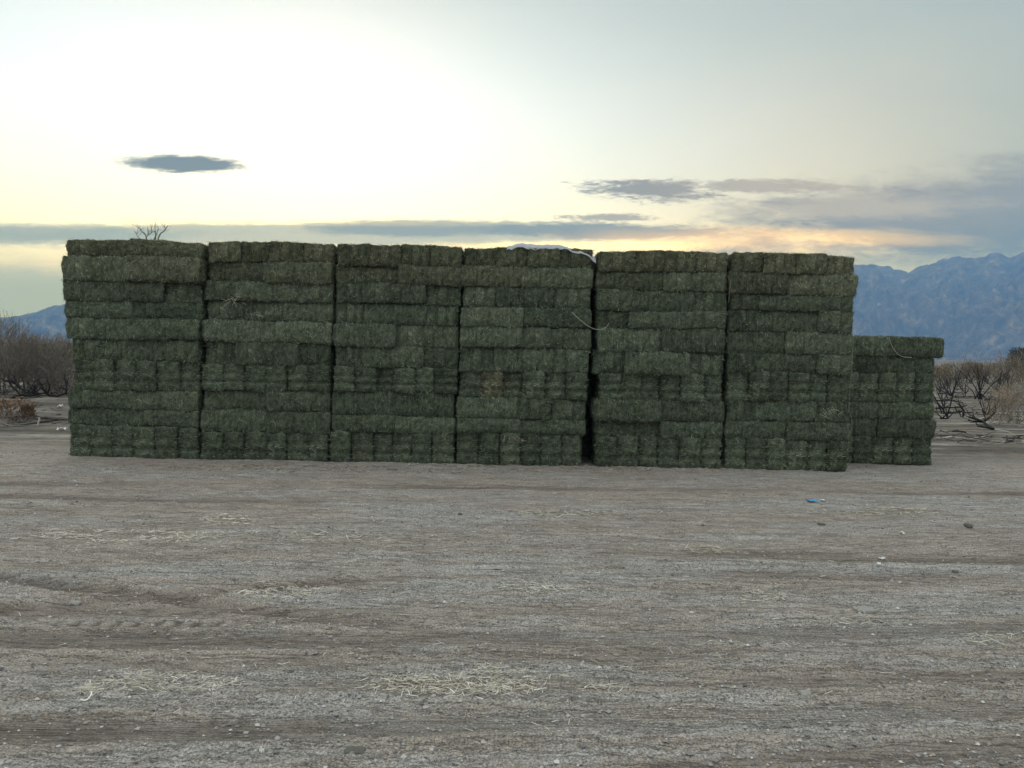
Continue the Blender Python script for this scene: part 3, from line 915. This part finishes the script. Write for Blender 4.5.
# never above the ridge line seen from the yard
lim = rg * RRm * (.99 + .055 * fbm(AZm * 85, AZm * 0 + 3, 6, 155, .68))
ZZ = np.minimum(ZZ, lim + EYE) - 3 * (RRm < 3200)
idx = np.arange(naz * nr).reshape(nr, naz)
Q = np.stack([idx[:-1, :-1], idx[:-1, 1:], idx[1:, 1:], idx[1:, :-1]], -1).reshape(-1, 4)
me = mesh_np("mountains", np.stack([XX, YY, ZZ], -1).reshape(-1, 3), Q, [mm], True)
tag(link("mountains", me), "bare rocky desert mountain range fading blue in the haze", "mountains", kind="structure")

# haze: one closed box round everything
hm = bpy.data.materials.new("haze_air"); hm.use_nodes = True
nt = hm.node_tree; nt.nodes.clear(); g = N(nt)
ho = g.node('ShaderNodeOutputMaterial'); pv = g.node('ShaderNodeVolumePrincipled')
pv.inputs['Color'].default_value = (.11, .32, 1.0, 1); pv.inputs['Density'].default_value = 3.3e-4
pv.inputs['Anisotropy'].default_value = .1
pv.inputs['Absorption Color'].default_value = (1, 1, 1, 1)
nt.links.new(pv.outputs[0], ho.inputs['Volume'])
zmax = float(ZZ.max()) + 20
bx = np.array([[x_, y_, z_] for x_ in (-9500, 9500) for y_ in (-700, 5400) for z_ in (-4.5, zmax)], float)
bq = np.array([[0, 1, 3, 2], [4, 6, 7, 5], [0, 4, 5, 1], [2, 3, 7, 6], [0, 2, 6, 4], [1, 5, 7, 3]])
tag(link("haze", mesh_np("haze", bx, bq, [hm], False)), "thin blue haze filling the air out to the mountains", "haze", kind="stuff")

# ------------------------------------------------------------------ brush and trees
def wood_mat(name, stops):
    m, nt, b = new_mat(name); g = N(nt)
    g.put(b.inputs['Base Color'], g.ramp(g.attr('tone'), stops))
    return m


mtwig = wood_mat("dry_twig", [(0, (.060, .056, .052)), (.5, (.158, .143, .124)), (1, (.31, .275, .22))])
mchar = wood_mat("charred_wood", [(0, (.010, .010, .011)), (.6, (.028, .026, .026)), (1, (.075, .065, .06))])
mtan = wood_mat("dry_tan_twig", [(0, (.085, .072, .055)), (.5, (.19, .152, .102)), (1, (.34, .275, .18))])
mrust = wood_mat("rusty_foliage", [(0, (.07, .042, .028)), (.5, (.17, .10, .06)), (1, (.30, .19, .115))])
mreed = wood_mat("dry_reed", [(0, (.11, .08, .06)), (.5, (.24, .18, .13)), (1, (.38, .31, .23))])


def grow(mb, p, d, L, r, depth, rng, spread=.55, kids=(2, 4), up_=.15, tone=(.0, .5), segs=4, k=4, leafrate=None):
    pts = [p.copy()]; rs = [r]
    dd = d.copy()
    for i in range(segs):
        dd = (dd + Vector((rng.gauss(0, .16), rng.gauss(0, .16), rng.gauss(up_ * .3, .12)))).normalized()
        pts.append(pts[-1] + dd * L / segs); rs.append(r * (1 - .55 * (i + 1) / segs))
    mb.tube(pts, rs, k if depth > 0 else 3, rng.uniform(*tone), cap=False)
    if depth <= 0: return
    for _ in range(rng.randint(*kids)):
        i = rng.randint(1, segs); q = pts[i]
        nd = (dd + Vector((rng.gauss(0, spread), rng.gauss(0, spread), rng.gauss(up_, spread * .6)))).normalized()
        grow(mb, q, nd, L * rng.uniform(.5, .8), rs[i] * .62, depth - 1, rng, spread, kids, up_, (tone[0] + .12, min(1, tone[1] + .15)), max(2, segs - 1), 3)


def twig_cloud(mb, n, rx, ry, h, rng, base=0.0, lo=.15, hi=.5, wd=.008, tone=(.3, 1), upb=.9):
    nr_ = np.random.default_rng(rng.randint(0, 10 ** 6))
    t = nr_.uniform(0, 2 * np.pi, n); rad = np.sqrt(nr_.uniform(0, 1, n))
    zz_ = base + h * nr_.beta(1.6, 1.25, n)
    prof_ = np.sqrt(np.clip(1 - ((zz_ - base) / h * 1.0 - .35) ** 2 * 1.6, .05, 1))
    lump = .7 + .45 * vn(t * 1.6 + 9, zz_ * 2.2, rng.randint(0, 999))
    P = np.stack([rx * rad * prof_ * lump * np.cos(t), ry * rad * prof_ * lump * np.sin(t), zz_], -1)
    D = np.stack([np.cos(t) * .5 + nr_.normal(0, .45, n), np.sin(t) * .5 + nr_.normal(0, .45, n), upb + nr_.normal(0, .4, n)], -1)
    D /= np.linalg.norm(D, axis=1, keepdims=True)
    V, Qr = ribbons(P, D, nr_.uniform(lo, hi, n), nr_.uniform(.6, 1.3, n) * wd, np.tile([.3, -1., .1], (n, 1)), .3, nr_)
    V[:, 2] = np.maximum(V[:, 2], .01)
    tz_ = .55 * nr_.uniform(0, 1, n) + .45 * np.clip((zz_ - base) / h, 0, 1)
    mb.add(V, Qr, np.repeat(tone[0] + (tone[1] - tone[0]) * tz_, 6))


def shrub(name, loc, rx, h, label, cat, group=None, stems=7, depth=3, n=900, mwood=mtwig, mcrown=mtwig, seed=1, wd=.008, tone=(.25, 1), wr=.022, base=.15, crown_name="crown"):
    rng = random.Random(seed)
    e = bpy.data.objects.new(name, None); COL.objects.link(e); e.location = loc
    e.empty_display_size = .1
    tag(e, label, cat, group)
    mb = MB()
    for i in range(stems):
        a = rng.uniform(0, 6.28); s = rng.uniform(.2, .9)
        d = Vector((math.cos(a) * s, math.sin(a) * s, 1)).normalized()
        grow(mb, Vector((rng.gauss(0, rx * .12), rng.gauss(0, rx * .12), -.05)), d, h * rng.uniform(.38, .55), wr * rng.uniform(.35, .85), depth, rng)
    mb.build("stems", mwood, e)
    if n:
        mb = MB(); twig_cloud(mb, n, rx, rx, h, rng, base, wd=wd, tone=tone, lo=h * .12, hi=h * .34)
        mb.build(crown_name, mcrown, e)
    return e


def on_ground(x, y): return Vector((x, y, float(H(x, y))))


# thicket on the left bank (each shrub its own)
TH = "bare brush on the bank at the left"
lefts = [  # px of base, distance, radius, height, label
    (4, 20.6, .85, 1.95, "tallest brown bare shrub at the far left of the bank", 3),
    (28, 20.9, .80, 1.48, "bare grey shrub right of the tallest bank shrub", 5),
    (48, 21.3, .75, 1.42, "bare tangled shrub midway along the bank", 8),
    (66, 21.0, .75, 1.36, "bare grey shrub on the bank touching the leftmost stack's edge", 11),
    (15, 23.6, 1.1, 1.65, "pale tan shrub behind the two leftmost bank shrubs", 13),
    (40, 24.2, 1.1, 1.55, "pale tan shrub behind the middle bank shrubs", 17),
    (62, 24.0, 1.1, 1.5, "pale tan shrub behind the leftmost stack's edge", 19),
    (-22, 21.4, 1.0, 2.0, "tall brown shrub partly outside the left frame edge", 23)]
for i, (px, yy_, rx_, hh, lab, sd_) in enumerate(lefts):
    p = at(px, 395, yy_)
    pale_ = yy_ > 23
    shrub("bare_shrub", on_ground(p.x, yy_), rx_, hh * .9, lab, "shrub", TH, stems=12 if not pale_ else 6, depth=3, n=640 if not pale_ else 1000,
          mwood=mtwig, mcrown=mtan if pale_ else mtwig, seed=sd_, wd=.0095, tone=(.1, .8) if not pale_ else (.0, .75), wr=.026, base=.1)
# charred fallen limb under the thicket
def limb(name, pts, r0, r1, label, cat, group, mat=mchar, seed=3, twigs=6):
    rng = random.Random(seed)
    mb = MB()
    n_ = len(pts)
    mb.tube(pts, [.62 * (r0 + (r1 - r0) * i / (n_ - 1)) for i in range(n_)], 6, .3)
    for _ in range(twigs):
        i = rng.randint(1, n_ - 1)
        d = Vector((rng.gauss(0, 1), rng.gauss(0, .4), abs(rng.gauss(.6, .4)))).normalized()
        grow(mb, Vector(pts[i]), d, rng.uniform(.2, .55), r1 * .7, 1, rng, tone=(.1, .6))
    return tag(mb.build(name, mat), label, cat, group)


def lpath(pix, Y, lift=.05):
    return [at(p[0], p[1], Y + random.gauss(0, .12)) for p in pix]


FB = "fallen charred branches"
limb("fallen_branch", lpath([(12, 398), (20, 395), (30, 396), (38, 393.5), (48, 393)], 20.0), .05, .03, "long charred branch lying under the bank shrubs", "fallen branch", FB, seed=4, twigs=7)
limb("fallen_branch", lpath([(42, 388), (46, 392), (50, 396), (58, 396), (66, 393.5), (67, 390), (60, 387.5)], 19.9), .055, .03, "hooked charred branch on the bank beside the leftmost stack", "fallen branch", FB, seed=5, twigs=5)
limb("fallen_branch", lpath([(8, 380), (16, 384), (24, 391), (34, 396)], 20.2), .04, .025, "leaning charred branch at the far left of the bank", "fallen branch", FB, seed=6, twigs=6)
# rusty low bush in front of the bank
p = gp(6, 418); shrub("rusty_bush", on_ground(p.x, p.y), .62, .40, "low rust coloured dry bush at the foot of the left bank", "bush", None, 5, 2, 420, mtwig, mrust, 31, .018, (.1, 1), .012, .0, "foliage")
p = gp(27, 421); shrub("rusty_bush", on_ground(p.x, p.y), .16, .34, "small dark red dry bush right of the rusty one", "bush", None, 4, 1, 260, mtwig, mrust, 33, .016, (.0, .5), .01, .0, "foliage")
p = gp(14, 424); shrub("rusty_bush", on_ground(p.x, p.y), .12, .14, "tiny dark dry tuft just before the rusty bush", "bush", None, 3, 1, 110, mtwig, mrust, 35, .014, (.0, .3), .008, .0, "foliage")

# burnt ground on the right
BR = "burnt shrubs on the right"
def rp(px, py): return gp(px, py)


p = rp(947, 416); shrub("burnt_shrub", p, .3, 2.3, "tall thin burnt stem beside the low stack", "burnt shrub", BR, 2, 2, 0, mchar, mchar, 41, wr=.04)
p = rp(944, 414); shrub("burnt_shrub", p, .3, 1.0, "short burnt stem left of the tall thin one", "burnt shrub", BR, 2, 1, 0, mchar, mchar, 42, wr=.04)
p = rp(962, 417); shrub("burnt_shrub", p, .2, .55, "short leaning burnt stump with bare tips", "burnt shrub", BR, 2, 1, 0, mchar, mchar, 43, wr=.05)
p = rp(971, 417); shrub("burnt_shrub", p, .15, 1.6, "single thin burnt pole right of the stump", "burnt shrub", BR, 1, 1, 0, mchar, mchar, 44, wr=.025)
p = rp(978, 399); shrub("burnt_shrub", p, .8, 2.5, "largest burnt shrub spreading in a V shape", "burnt shrub", BR, 9, 3, 0, mchar, mchar, 45, wr=.04)
p = rp(986, 415); shrub("burnt_shrub", p, .5, 1.7, "burnt shrub with upward curving stems before the reeds", "burnt shrub", BR, 6, 2, 0, mchar, mchar, 46, wr=.03)
p = rp(953, 396); shrub("burnt_shrub", p, .5, 2.3, "burnt shrub with many stems behind the low stack's edge", "burnt shrub", BR, 7, 3, 0, mchar, mchar, 47, wr=.035)
p = rp(963, 391); shrub("burnt_shrub", p, .5, 2.6, "distant burnt shrub left of the V shaped one", "burnt shrub", BR, 6, 3, 0, mchar, mchar, 48, wr=.03)
p = rp(997, 392); shrub("burnt_shrub", p, .6, 2.5, "burnt shrub standing behind the dry reeds", "burnt shrub", BR, 8, 3, 0, mchar, mchar, 49, wr=.03)
p = rp(1010, 388); shrub("burnt_shrub", p, .7, 2.6, "burnt shrub behind the grey twiggy bush", "burnt shrub", BR, 8, 3, 0, mchar, mchar, 50, wr=.03)
p = rp(940, 392); shrub("burnt_shrub", p, .6, 2.2, "burnt shrub half hidden behind the low stack", "burnt shrub", BR, 7, 3, 0, mchar, mchar, 51, wr=.03)
for q, hh, lab, sd_ in (((957, 386), 2.6, "slim burnt stems left of the distant burnt shrub", 52), ((970, 384), 3.0, "slim burnt stems behind the V shaped shrub's left side", 53), ((989, 384), 2.8, "slim burnt stems behind the V shaped shrub's right side", 54), ((1003, 380), 3.2, "tall slim burnt stems before the tan shrubs at right", 55), ((946, 385), 2.6, "slim burnt stems by the low stack's upper right corner", 56)):
    p = rp(*q); shrub("burnt_shrub", p, .9, hh, lab, "burnt shrub", BR, 6, 2, 0, mchar, mchar, sd_, wr=.028)
p = rp(1001, 426); shrub("reed_tuft", p, .42, .95, "tan tuft of dry upright reeds near the right edge", "reeds", None, 0 + 3, 1, 420, mreed, mreed, 61, .010, (.1, 1), .008, .0, "reeds")
for q, lab, rx_, hh, sd_ in (((1016, 424), "grey twiggy bush cut by the right frame edge", .75, .95, 62), ((1006, 410), "grey twiggy bush behind the reed tuft", .7, .85, 63), ((1030, 418), "grey twiggy bush just outside the right frame edge", .8, 1.1, 64),
                             ((1018, 402), "brown twiggy bush behind the other right edge bushes", .9, .95, 65)):
    p = rp(*q); shrub("twiggy_bush", p, rx_, hh, lab, "bush", "twiggy bushes at the right edge", 9, 3, 260, mtwig, mreed if sd_ % 2 else mtwig, sd_, .007, (.1, .95), .014, .02)
limb("fallen_branch", [rp(968, 421) + Vector((0, 0, .12)), rp(975, 421.5) + Vector((0, 0, .1)), rp(983, 424.5) + Vector((0, 0, .07)), rp(993, 430) + Vector((0, 0, .03))], .035, .06, "thick charred log sloping down before the reed tuft", "fallen branch", FB, seed=71, twigs=4)
k = 0
for (xa_, xb_, yq, wds) in [(936, 962, 409, "nearest charred branch lying right of the low stack"), (950, 972, 413.5, "charred branch lying at the foot of the burnt stump"), (936, 955, 402, "charred branch lying behind the tall thin stem"),
                            (955, 985, 398, "charred branch lying under the V shaped shrub"), (938, 966, 394, "farther charred branch beside the low stack"), (985, 1005, 401, "charred branch lying behind the reed tuft"), (940, 948, 420, "short charred stick lying on the pale dirt")]:
    k += 1
    pts = [rp(xa_ + (xb_ - xa_) * t, yq + random.gauss(0, .4)) + Vector((0, 0, .05)) for t in (0, .33, .66, 1)]
    limb("fallen_branch", pts, .05, .03, wds, "fallen branch", FB, seed=80 + k, twigs=5)

# far belt of dry brush across the flat: one mass
rngb = random.Random(5)
mb = MB()
for i in range(420):
    yb_ = 27 * (170 / 27) ** (rngb.random() ** .8)
    xb_ = rngb.uniform(-1.0, 1.0) * yb_
    if -0.50 < xb_ / yb_ < .50 and yb_ < 60: continue
    right = xb_ > 0
    if right and yb_ < 42: continue
    sub = MB(); hh = rngb.uniform(.8, 1.55)
    twig_cloud(sub, 150, rngb.uniform(.9, 2.0), rngb.uniform(.9, 1.8), hh, rngb, 0, lo=.25, hi=.6, wd=.012 * yb_ / 25, tone=(0, .68))
    V = sub.V[0] + np.array([xb_, yb_, float(H(xb_, yb_)) - .05])
    mb.add(V, sub.Q[0], sub.tone[0])
o = mb.build("distant_brush", mtan)
tag(o, "far belt of dry tan brush on the desert flat", "brush", kind="stuff")
# dead twigs and charred litter strewn over the far ground
nr2 = np.random.default_rng(77)
n = 9000
yl = 16.5 * (55 / 16.5) ** nr2.uniform(0, 1, n); xl_ = nr2.uniform(-.95, .95, n) * yl
kp = (np.abs(xl_ / yl) > .42) & (vn(xl_ * .7, yl * .5, 31) > .38)
xl_, yl = xl_[kp], yl[kp]; n = len(yl)
a_ = nr2.normal(0, .7, n)
D = np.stack([np.cos(a_), np.sin(a_), nr2.normal(.06, .2, n)], -1); D /= np.linalg.norm(D, axis=1, keepdims=True)
L_ = nr2.uniform(.1, .75, n)
V, Qr = ribbons(np.stack([xl_, yl, H(xl_, yl) + .03], -1) - D * L_[:, None] / 2, D, L_, nr2.uniform(.01, .045, n), np.tile([0, 0, 1.], (n, 1)), .3, nr2)
V[:, 2] = np.maximum(V[:, 2], H(V[:, 0], V[:, 1]) + .004)
tl = np.where(nr2.random(n) < .6, nr2.uniform(0, .35, n), nr2.uniform(.6, 1, n))
mlit = wood_mat("ground_litter", [(0, (.018, .017, .016)), (.4, (.06, .052, .045)), (.7, (.24, .21, .17)), (1, (.48, .43, .36))])
tag(link("ground_litter", mesh_np("ground_litter", V, Qr, [mlit], False, {'tone': np.repeat(tl, 6)})), "dead twigs and charred debris strewn on the ground before the brush", "debris", kind="stuff")
# two nearer tan shrubs at right and a dark tree beyond
for q, lab, rx_, hh, sd_, mt_ in (((1006, 386), "tan dry shrub beyond the burnt ground near the right edge", 1.4, 2.0, 91, mtan), ((1022, 384), "tan dry shrub at right frame edge beyond burnt ground", 1.5, 2.4, 92, mtan), ((958, 381), "orange tan shrub beyond the burnt stems", 1.6, 1.45, 93, mtan), ((982, 380), "brown shrub beyond the V shaped burnt shrub", 1.5, 1.4, 94, mtwig)):
    p = rp(*q); shrub("tan_shrub", p, rx_, hh, lab, "shrub", "dry shrubs beyond the burnt ground", 10, 3, 420, mtwig, mt_, sd_, .02, (.1, .9), .03, .05)
p = at(1024, 380, 75); mdk = wood_mat("dark_leaf", [(0, (.02, .026, .018)), (1, (.06, .07, .05))])
e = bpy.data.objects.new("desert_tree", None); COL.objects.link(e); e.location = on_ground(p.x, 75)
tag(e, "dark bushy tree against the mountain at the right frame edge", "tree")
rng = random.Random(12); mb = MB(); grow(mb, Vector((0, 0, -.1)), Vector((0, 0, 1)), 1.8, .12, 4, rng, .6, (3, 4)); mb.build("trunk", mtwig, e)
mb = MB(); twig_cloud(mb, 1800, 1.7, 1.7, 2.2, rng, .8, .2, .5, .04, (0, 1), .4); mb.build("crown", mdk, e)

# bare tree whose top shows above the leftmost stack
YT = 26.0
e = bpy.data.objects.new("bare_tree", None); COL.objects.link(e)
bt = at(151, 300, YT); e.location = on_ground(bt.x, YT)
tag(e, "bare leafless tree showing its twig tips above the leftmost stack", "tree")
o0 = Vector(e.location)
def tp(px, py, dy=0): return at(px, py, YT + dy) - o0
mbt = MB(); fork = tp(152, 262)
mbt.tube([Vector((0, 0, -.1)), Vector((.05, 0, 1.2)), fork * .7, fork], [.13, .10, .08, .06], 7, .3)
mbt.build("trunk", mtwig, e)
mbc = MB(); rng = random.Random(9)
def br(pix, r0, r1, tw=3, dy=0):
    pts = [tp(p[0], p[1], dy * i / len(pix)) for i, p in enumerate(pix)]
    n_ = len(pts)
    mbc.tube(pts, [r0 + (r1 - r0) * i / (n_ - 1) for i in range(n_)], 5, .2)
    for _ in range(tw):
        i = rng.randint(max(1, n_ - 3), n_ - 1)
        d = Vector((rng.gauss(0, .8), rng.gauss(0, .3), rng.gauss(.5, .5))).normalized()
        grow(mbc, pts[i], d, rng.uniform(.15, .32), .007, 2, rng, kids=(1, 2), tone=(.0, .4))
br([(152, 262), (148, 248), (146.5, 239), (145.5, 235), (142, 232), (140, 229.5)], .028, .008, 8, .3)
br([(152, 262), (147.5, 244), (146.2, 237), (149, 234.5), (152, 232.5), (151.5, 229)], .024, .007, 7, -.3)
br([(152, 262), (154.5, 244), (155.8, 236), (155.2, 231), (154.8, 225.5)], .026, .009, 6, .2)
br([(152, 262), (157, 246), (158.5, 238), (160.5, 233.5), (164, 231.2), (166, 229), (167.5, 225.5)], .028, .008, 6, .1)
br([(152, 262), (153, 246), (153.5, 240), (157, 233), (158.5, 229)], .02, .007, 5, -.2)
br([(152, 262), (145, 248), (139.5, 239), (136.5, 234.5)], .02, .007, 6, .4)
mbc.build("crown", mtwig, e)

# ------------------------------------------------------------------ litter and stones
def rock(px, py, r, label, mat, flat=.6, name="stone", cat="stone", group="loose stones on the yard", seed=1, stretch=1.0):
    p = gp(px, py)
    P, Nn, Q = rbox(2 * r * stretch, 2 * r, 2 * r * flat, r * .22, r * .98 * min(1, flat))
    d = np.array([mnoise.noise(Vector(q) * (1.3 / r) + Vector((seed, seed, 0))) for q in P])
    P = P + Nn * (d * r * .35)[:, None]
    P[:, 2] += r * flat * .55
    me = mesh_np(name, P, Q, [mat], False, {'tone': np.full(len(P), .5)})
    return tag(link(name, me, None, p), label, cat, group)


mrk, nt, b = new_mat("stone"); b.inputs['Base Color'].default_value = (.30, .285, .26, 1)
mrd, nt, b = new_mat("dark_stone"); b.inputs['Base Color'].default_value = (.12, .112, .10, 1)
mwh, nt, b = new_mat("white_scrap"); b.inputs['Base Color'].default_value = (.72, .71, .68, 1)
mbl, nt, b = new_mat("blue_scrap"); b.inputs['Base Color'].default_value = (.10, .30, .50, 1); b.inputs['Roughness'].default_value = .35
rock(75, 605.5, .028, "grey stone by the crossing tyre tracks", mrk, .6, seed=2, stretch=1.3)
rock(821, 524.5, .028, "small black stone below the blue scrap", mrd, .5, seed=3, stretch=1.4)
rock(968, 527.5, .038, "dark grey stone at the right of the yard", mrd, .6, seed=4)
rock(864, 611, .05, "flat pale stone right of the yard centre", mrk, .28, seed=5, stretch=1.4)
rock(955, 573, .022, "dark stone near the right edge, midway down the yard", mrd, .6, seed=6)
rock(703, 526, .02, "small dark stone in the middle of the yard", mrd, .6, seed=7)
rock(805, 696, .03, "brown stone in the right foreground", mrk, .5, seed=8)
rock(355, 751, .03, "flat dark clod in the bottom foreground", mrd, .2, seed=10, stretch=1.5)
rock(460, 515, .022, "small dark stone left of the straw streak", mrd, .6, seed=11)


def scrap(px, py, w_, h_, label, mat, name, seed, z=.03):
    """crumpled sheet with thickness"""
    p = gp(px, py); n_ = 9; V = []
    rng = np.random.default_rng(seed)
    for j in range(n_):
        for i in range(n_):
            u, v = i / (n_ - 1) - .5, j / (n_ - 1) - .5
            V.append((u * w_ * (1 + .25 * float(fbm(v * 4, u, 2, seed))), v * h_, z * (.55 + .6 * float(fbm(u * 4 + seed, v * 4, 3, seed)))))
    V = np.array(V); V[:, 2] = np.maximum(V[:, 2], .004)
    ix = np.arange(n_ * n_).reshape(n_, n_)
    Q = np.stack([ix[:-1, :-1], ix[:-1, 1:], ix[1:, 1:], ix[1:, :-1]], -1).reshape(-1, 4)
    V2 = V - np.array([0, 0, .003])
    ring = np.concatenate([ix[0, :], ix[1:, -1], ix[-1, -2::-1], ix[-2:0:-1, 0]])
    rq = np.stack([ring, ring + n_ * n_, np.roll(ring, -1) + n_ * n_, np.roll(ring, -1)], -1)
    me = mesh_np(name, np.concatenate([V, V2]), np.concatenate([Q, Q[:, ::-1] + n_ * n_, rq]), [mat], False)
    return tag(link(name, me, None, p), label, "litter", "scraps of litter")


scrap(812, 502.5, .10, .13, "crumpled blue plastic scrap on the yard right of centre", mbl, "plastic_scrap", 3, .05)
scrap(823, 501, .05, .06, "tiny white fleck beside the blue plastic scrap", mwh, "paper_scrap", 4, .03)
scrap(882, 559.5, .05, .035, "upper of two white scraps on the right of the yard", mwh, "paper_scrap", 5)
scrap(879, 566, .032, .03, "lower of two white scraps on the right of the yard", mwh, "paper_scrap", 6)
scrap(902, 534.5, .04, .05, "single white scrap farther back on the right", mwh, "paper_scrap", 7)
scrap(60, 408, .09, .12, "white scrap on the bank beside the leftmost stack", mwh, "paper_scrap", 8, .10)
scrap(62, 430.5, .15, .14, "white scrap at the foot of the bank", mwh, "paper_scrap", 9, .08)
scrap(262, 756, .02, .016, "white scrap in the bottom left foreground", mwh, "paper_scrap", 10)
scrap(490, 569, .20, .06, "pale dusty scrap flat on the yard centre", mrk, "paper_scrap", 11, .012)
# pale curled stem on the ground, left foreground
p = gp(86, 700)
mb = MB(); mb.tube([p + Vector((math.cos(a) * .028 - .006, math.sin(a) * .04, .010 + .01 * math.sin(a * 2))) for a in np.linspace(-1.6, 1.5, 12)], [.0045] * 6 + [.004, .004, .0035, .003, .003, .002], 6, 1.0)
tag(mb.build("curled_stem", mstraw), "pale curled dry stem beside the greenish straw patch", "dry stem")

# ------------------------------------------------------------------ render settings
S.view_settings.view_transform = 'Standard'
S.view_settings.look = 'None'
S.view_settings.exposure = 0.35
S.view_settings.gamma = 1.0
S.view_settings.use_curve_mapping = False
S.cycles.max_bounces = 4
S.cycles.diffuse_bounces = 2
S.cycles.volume_bounces = 0
S.cycles.use_denoising = True
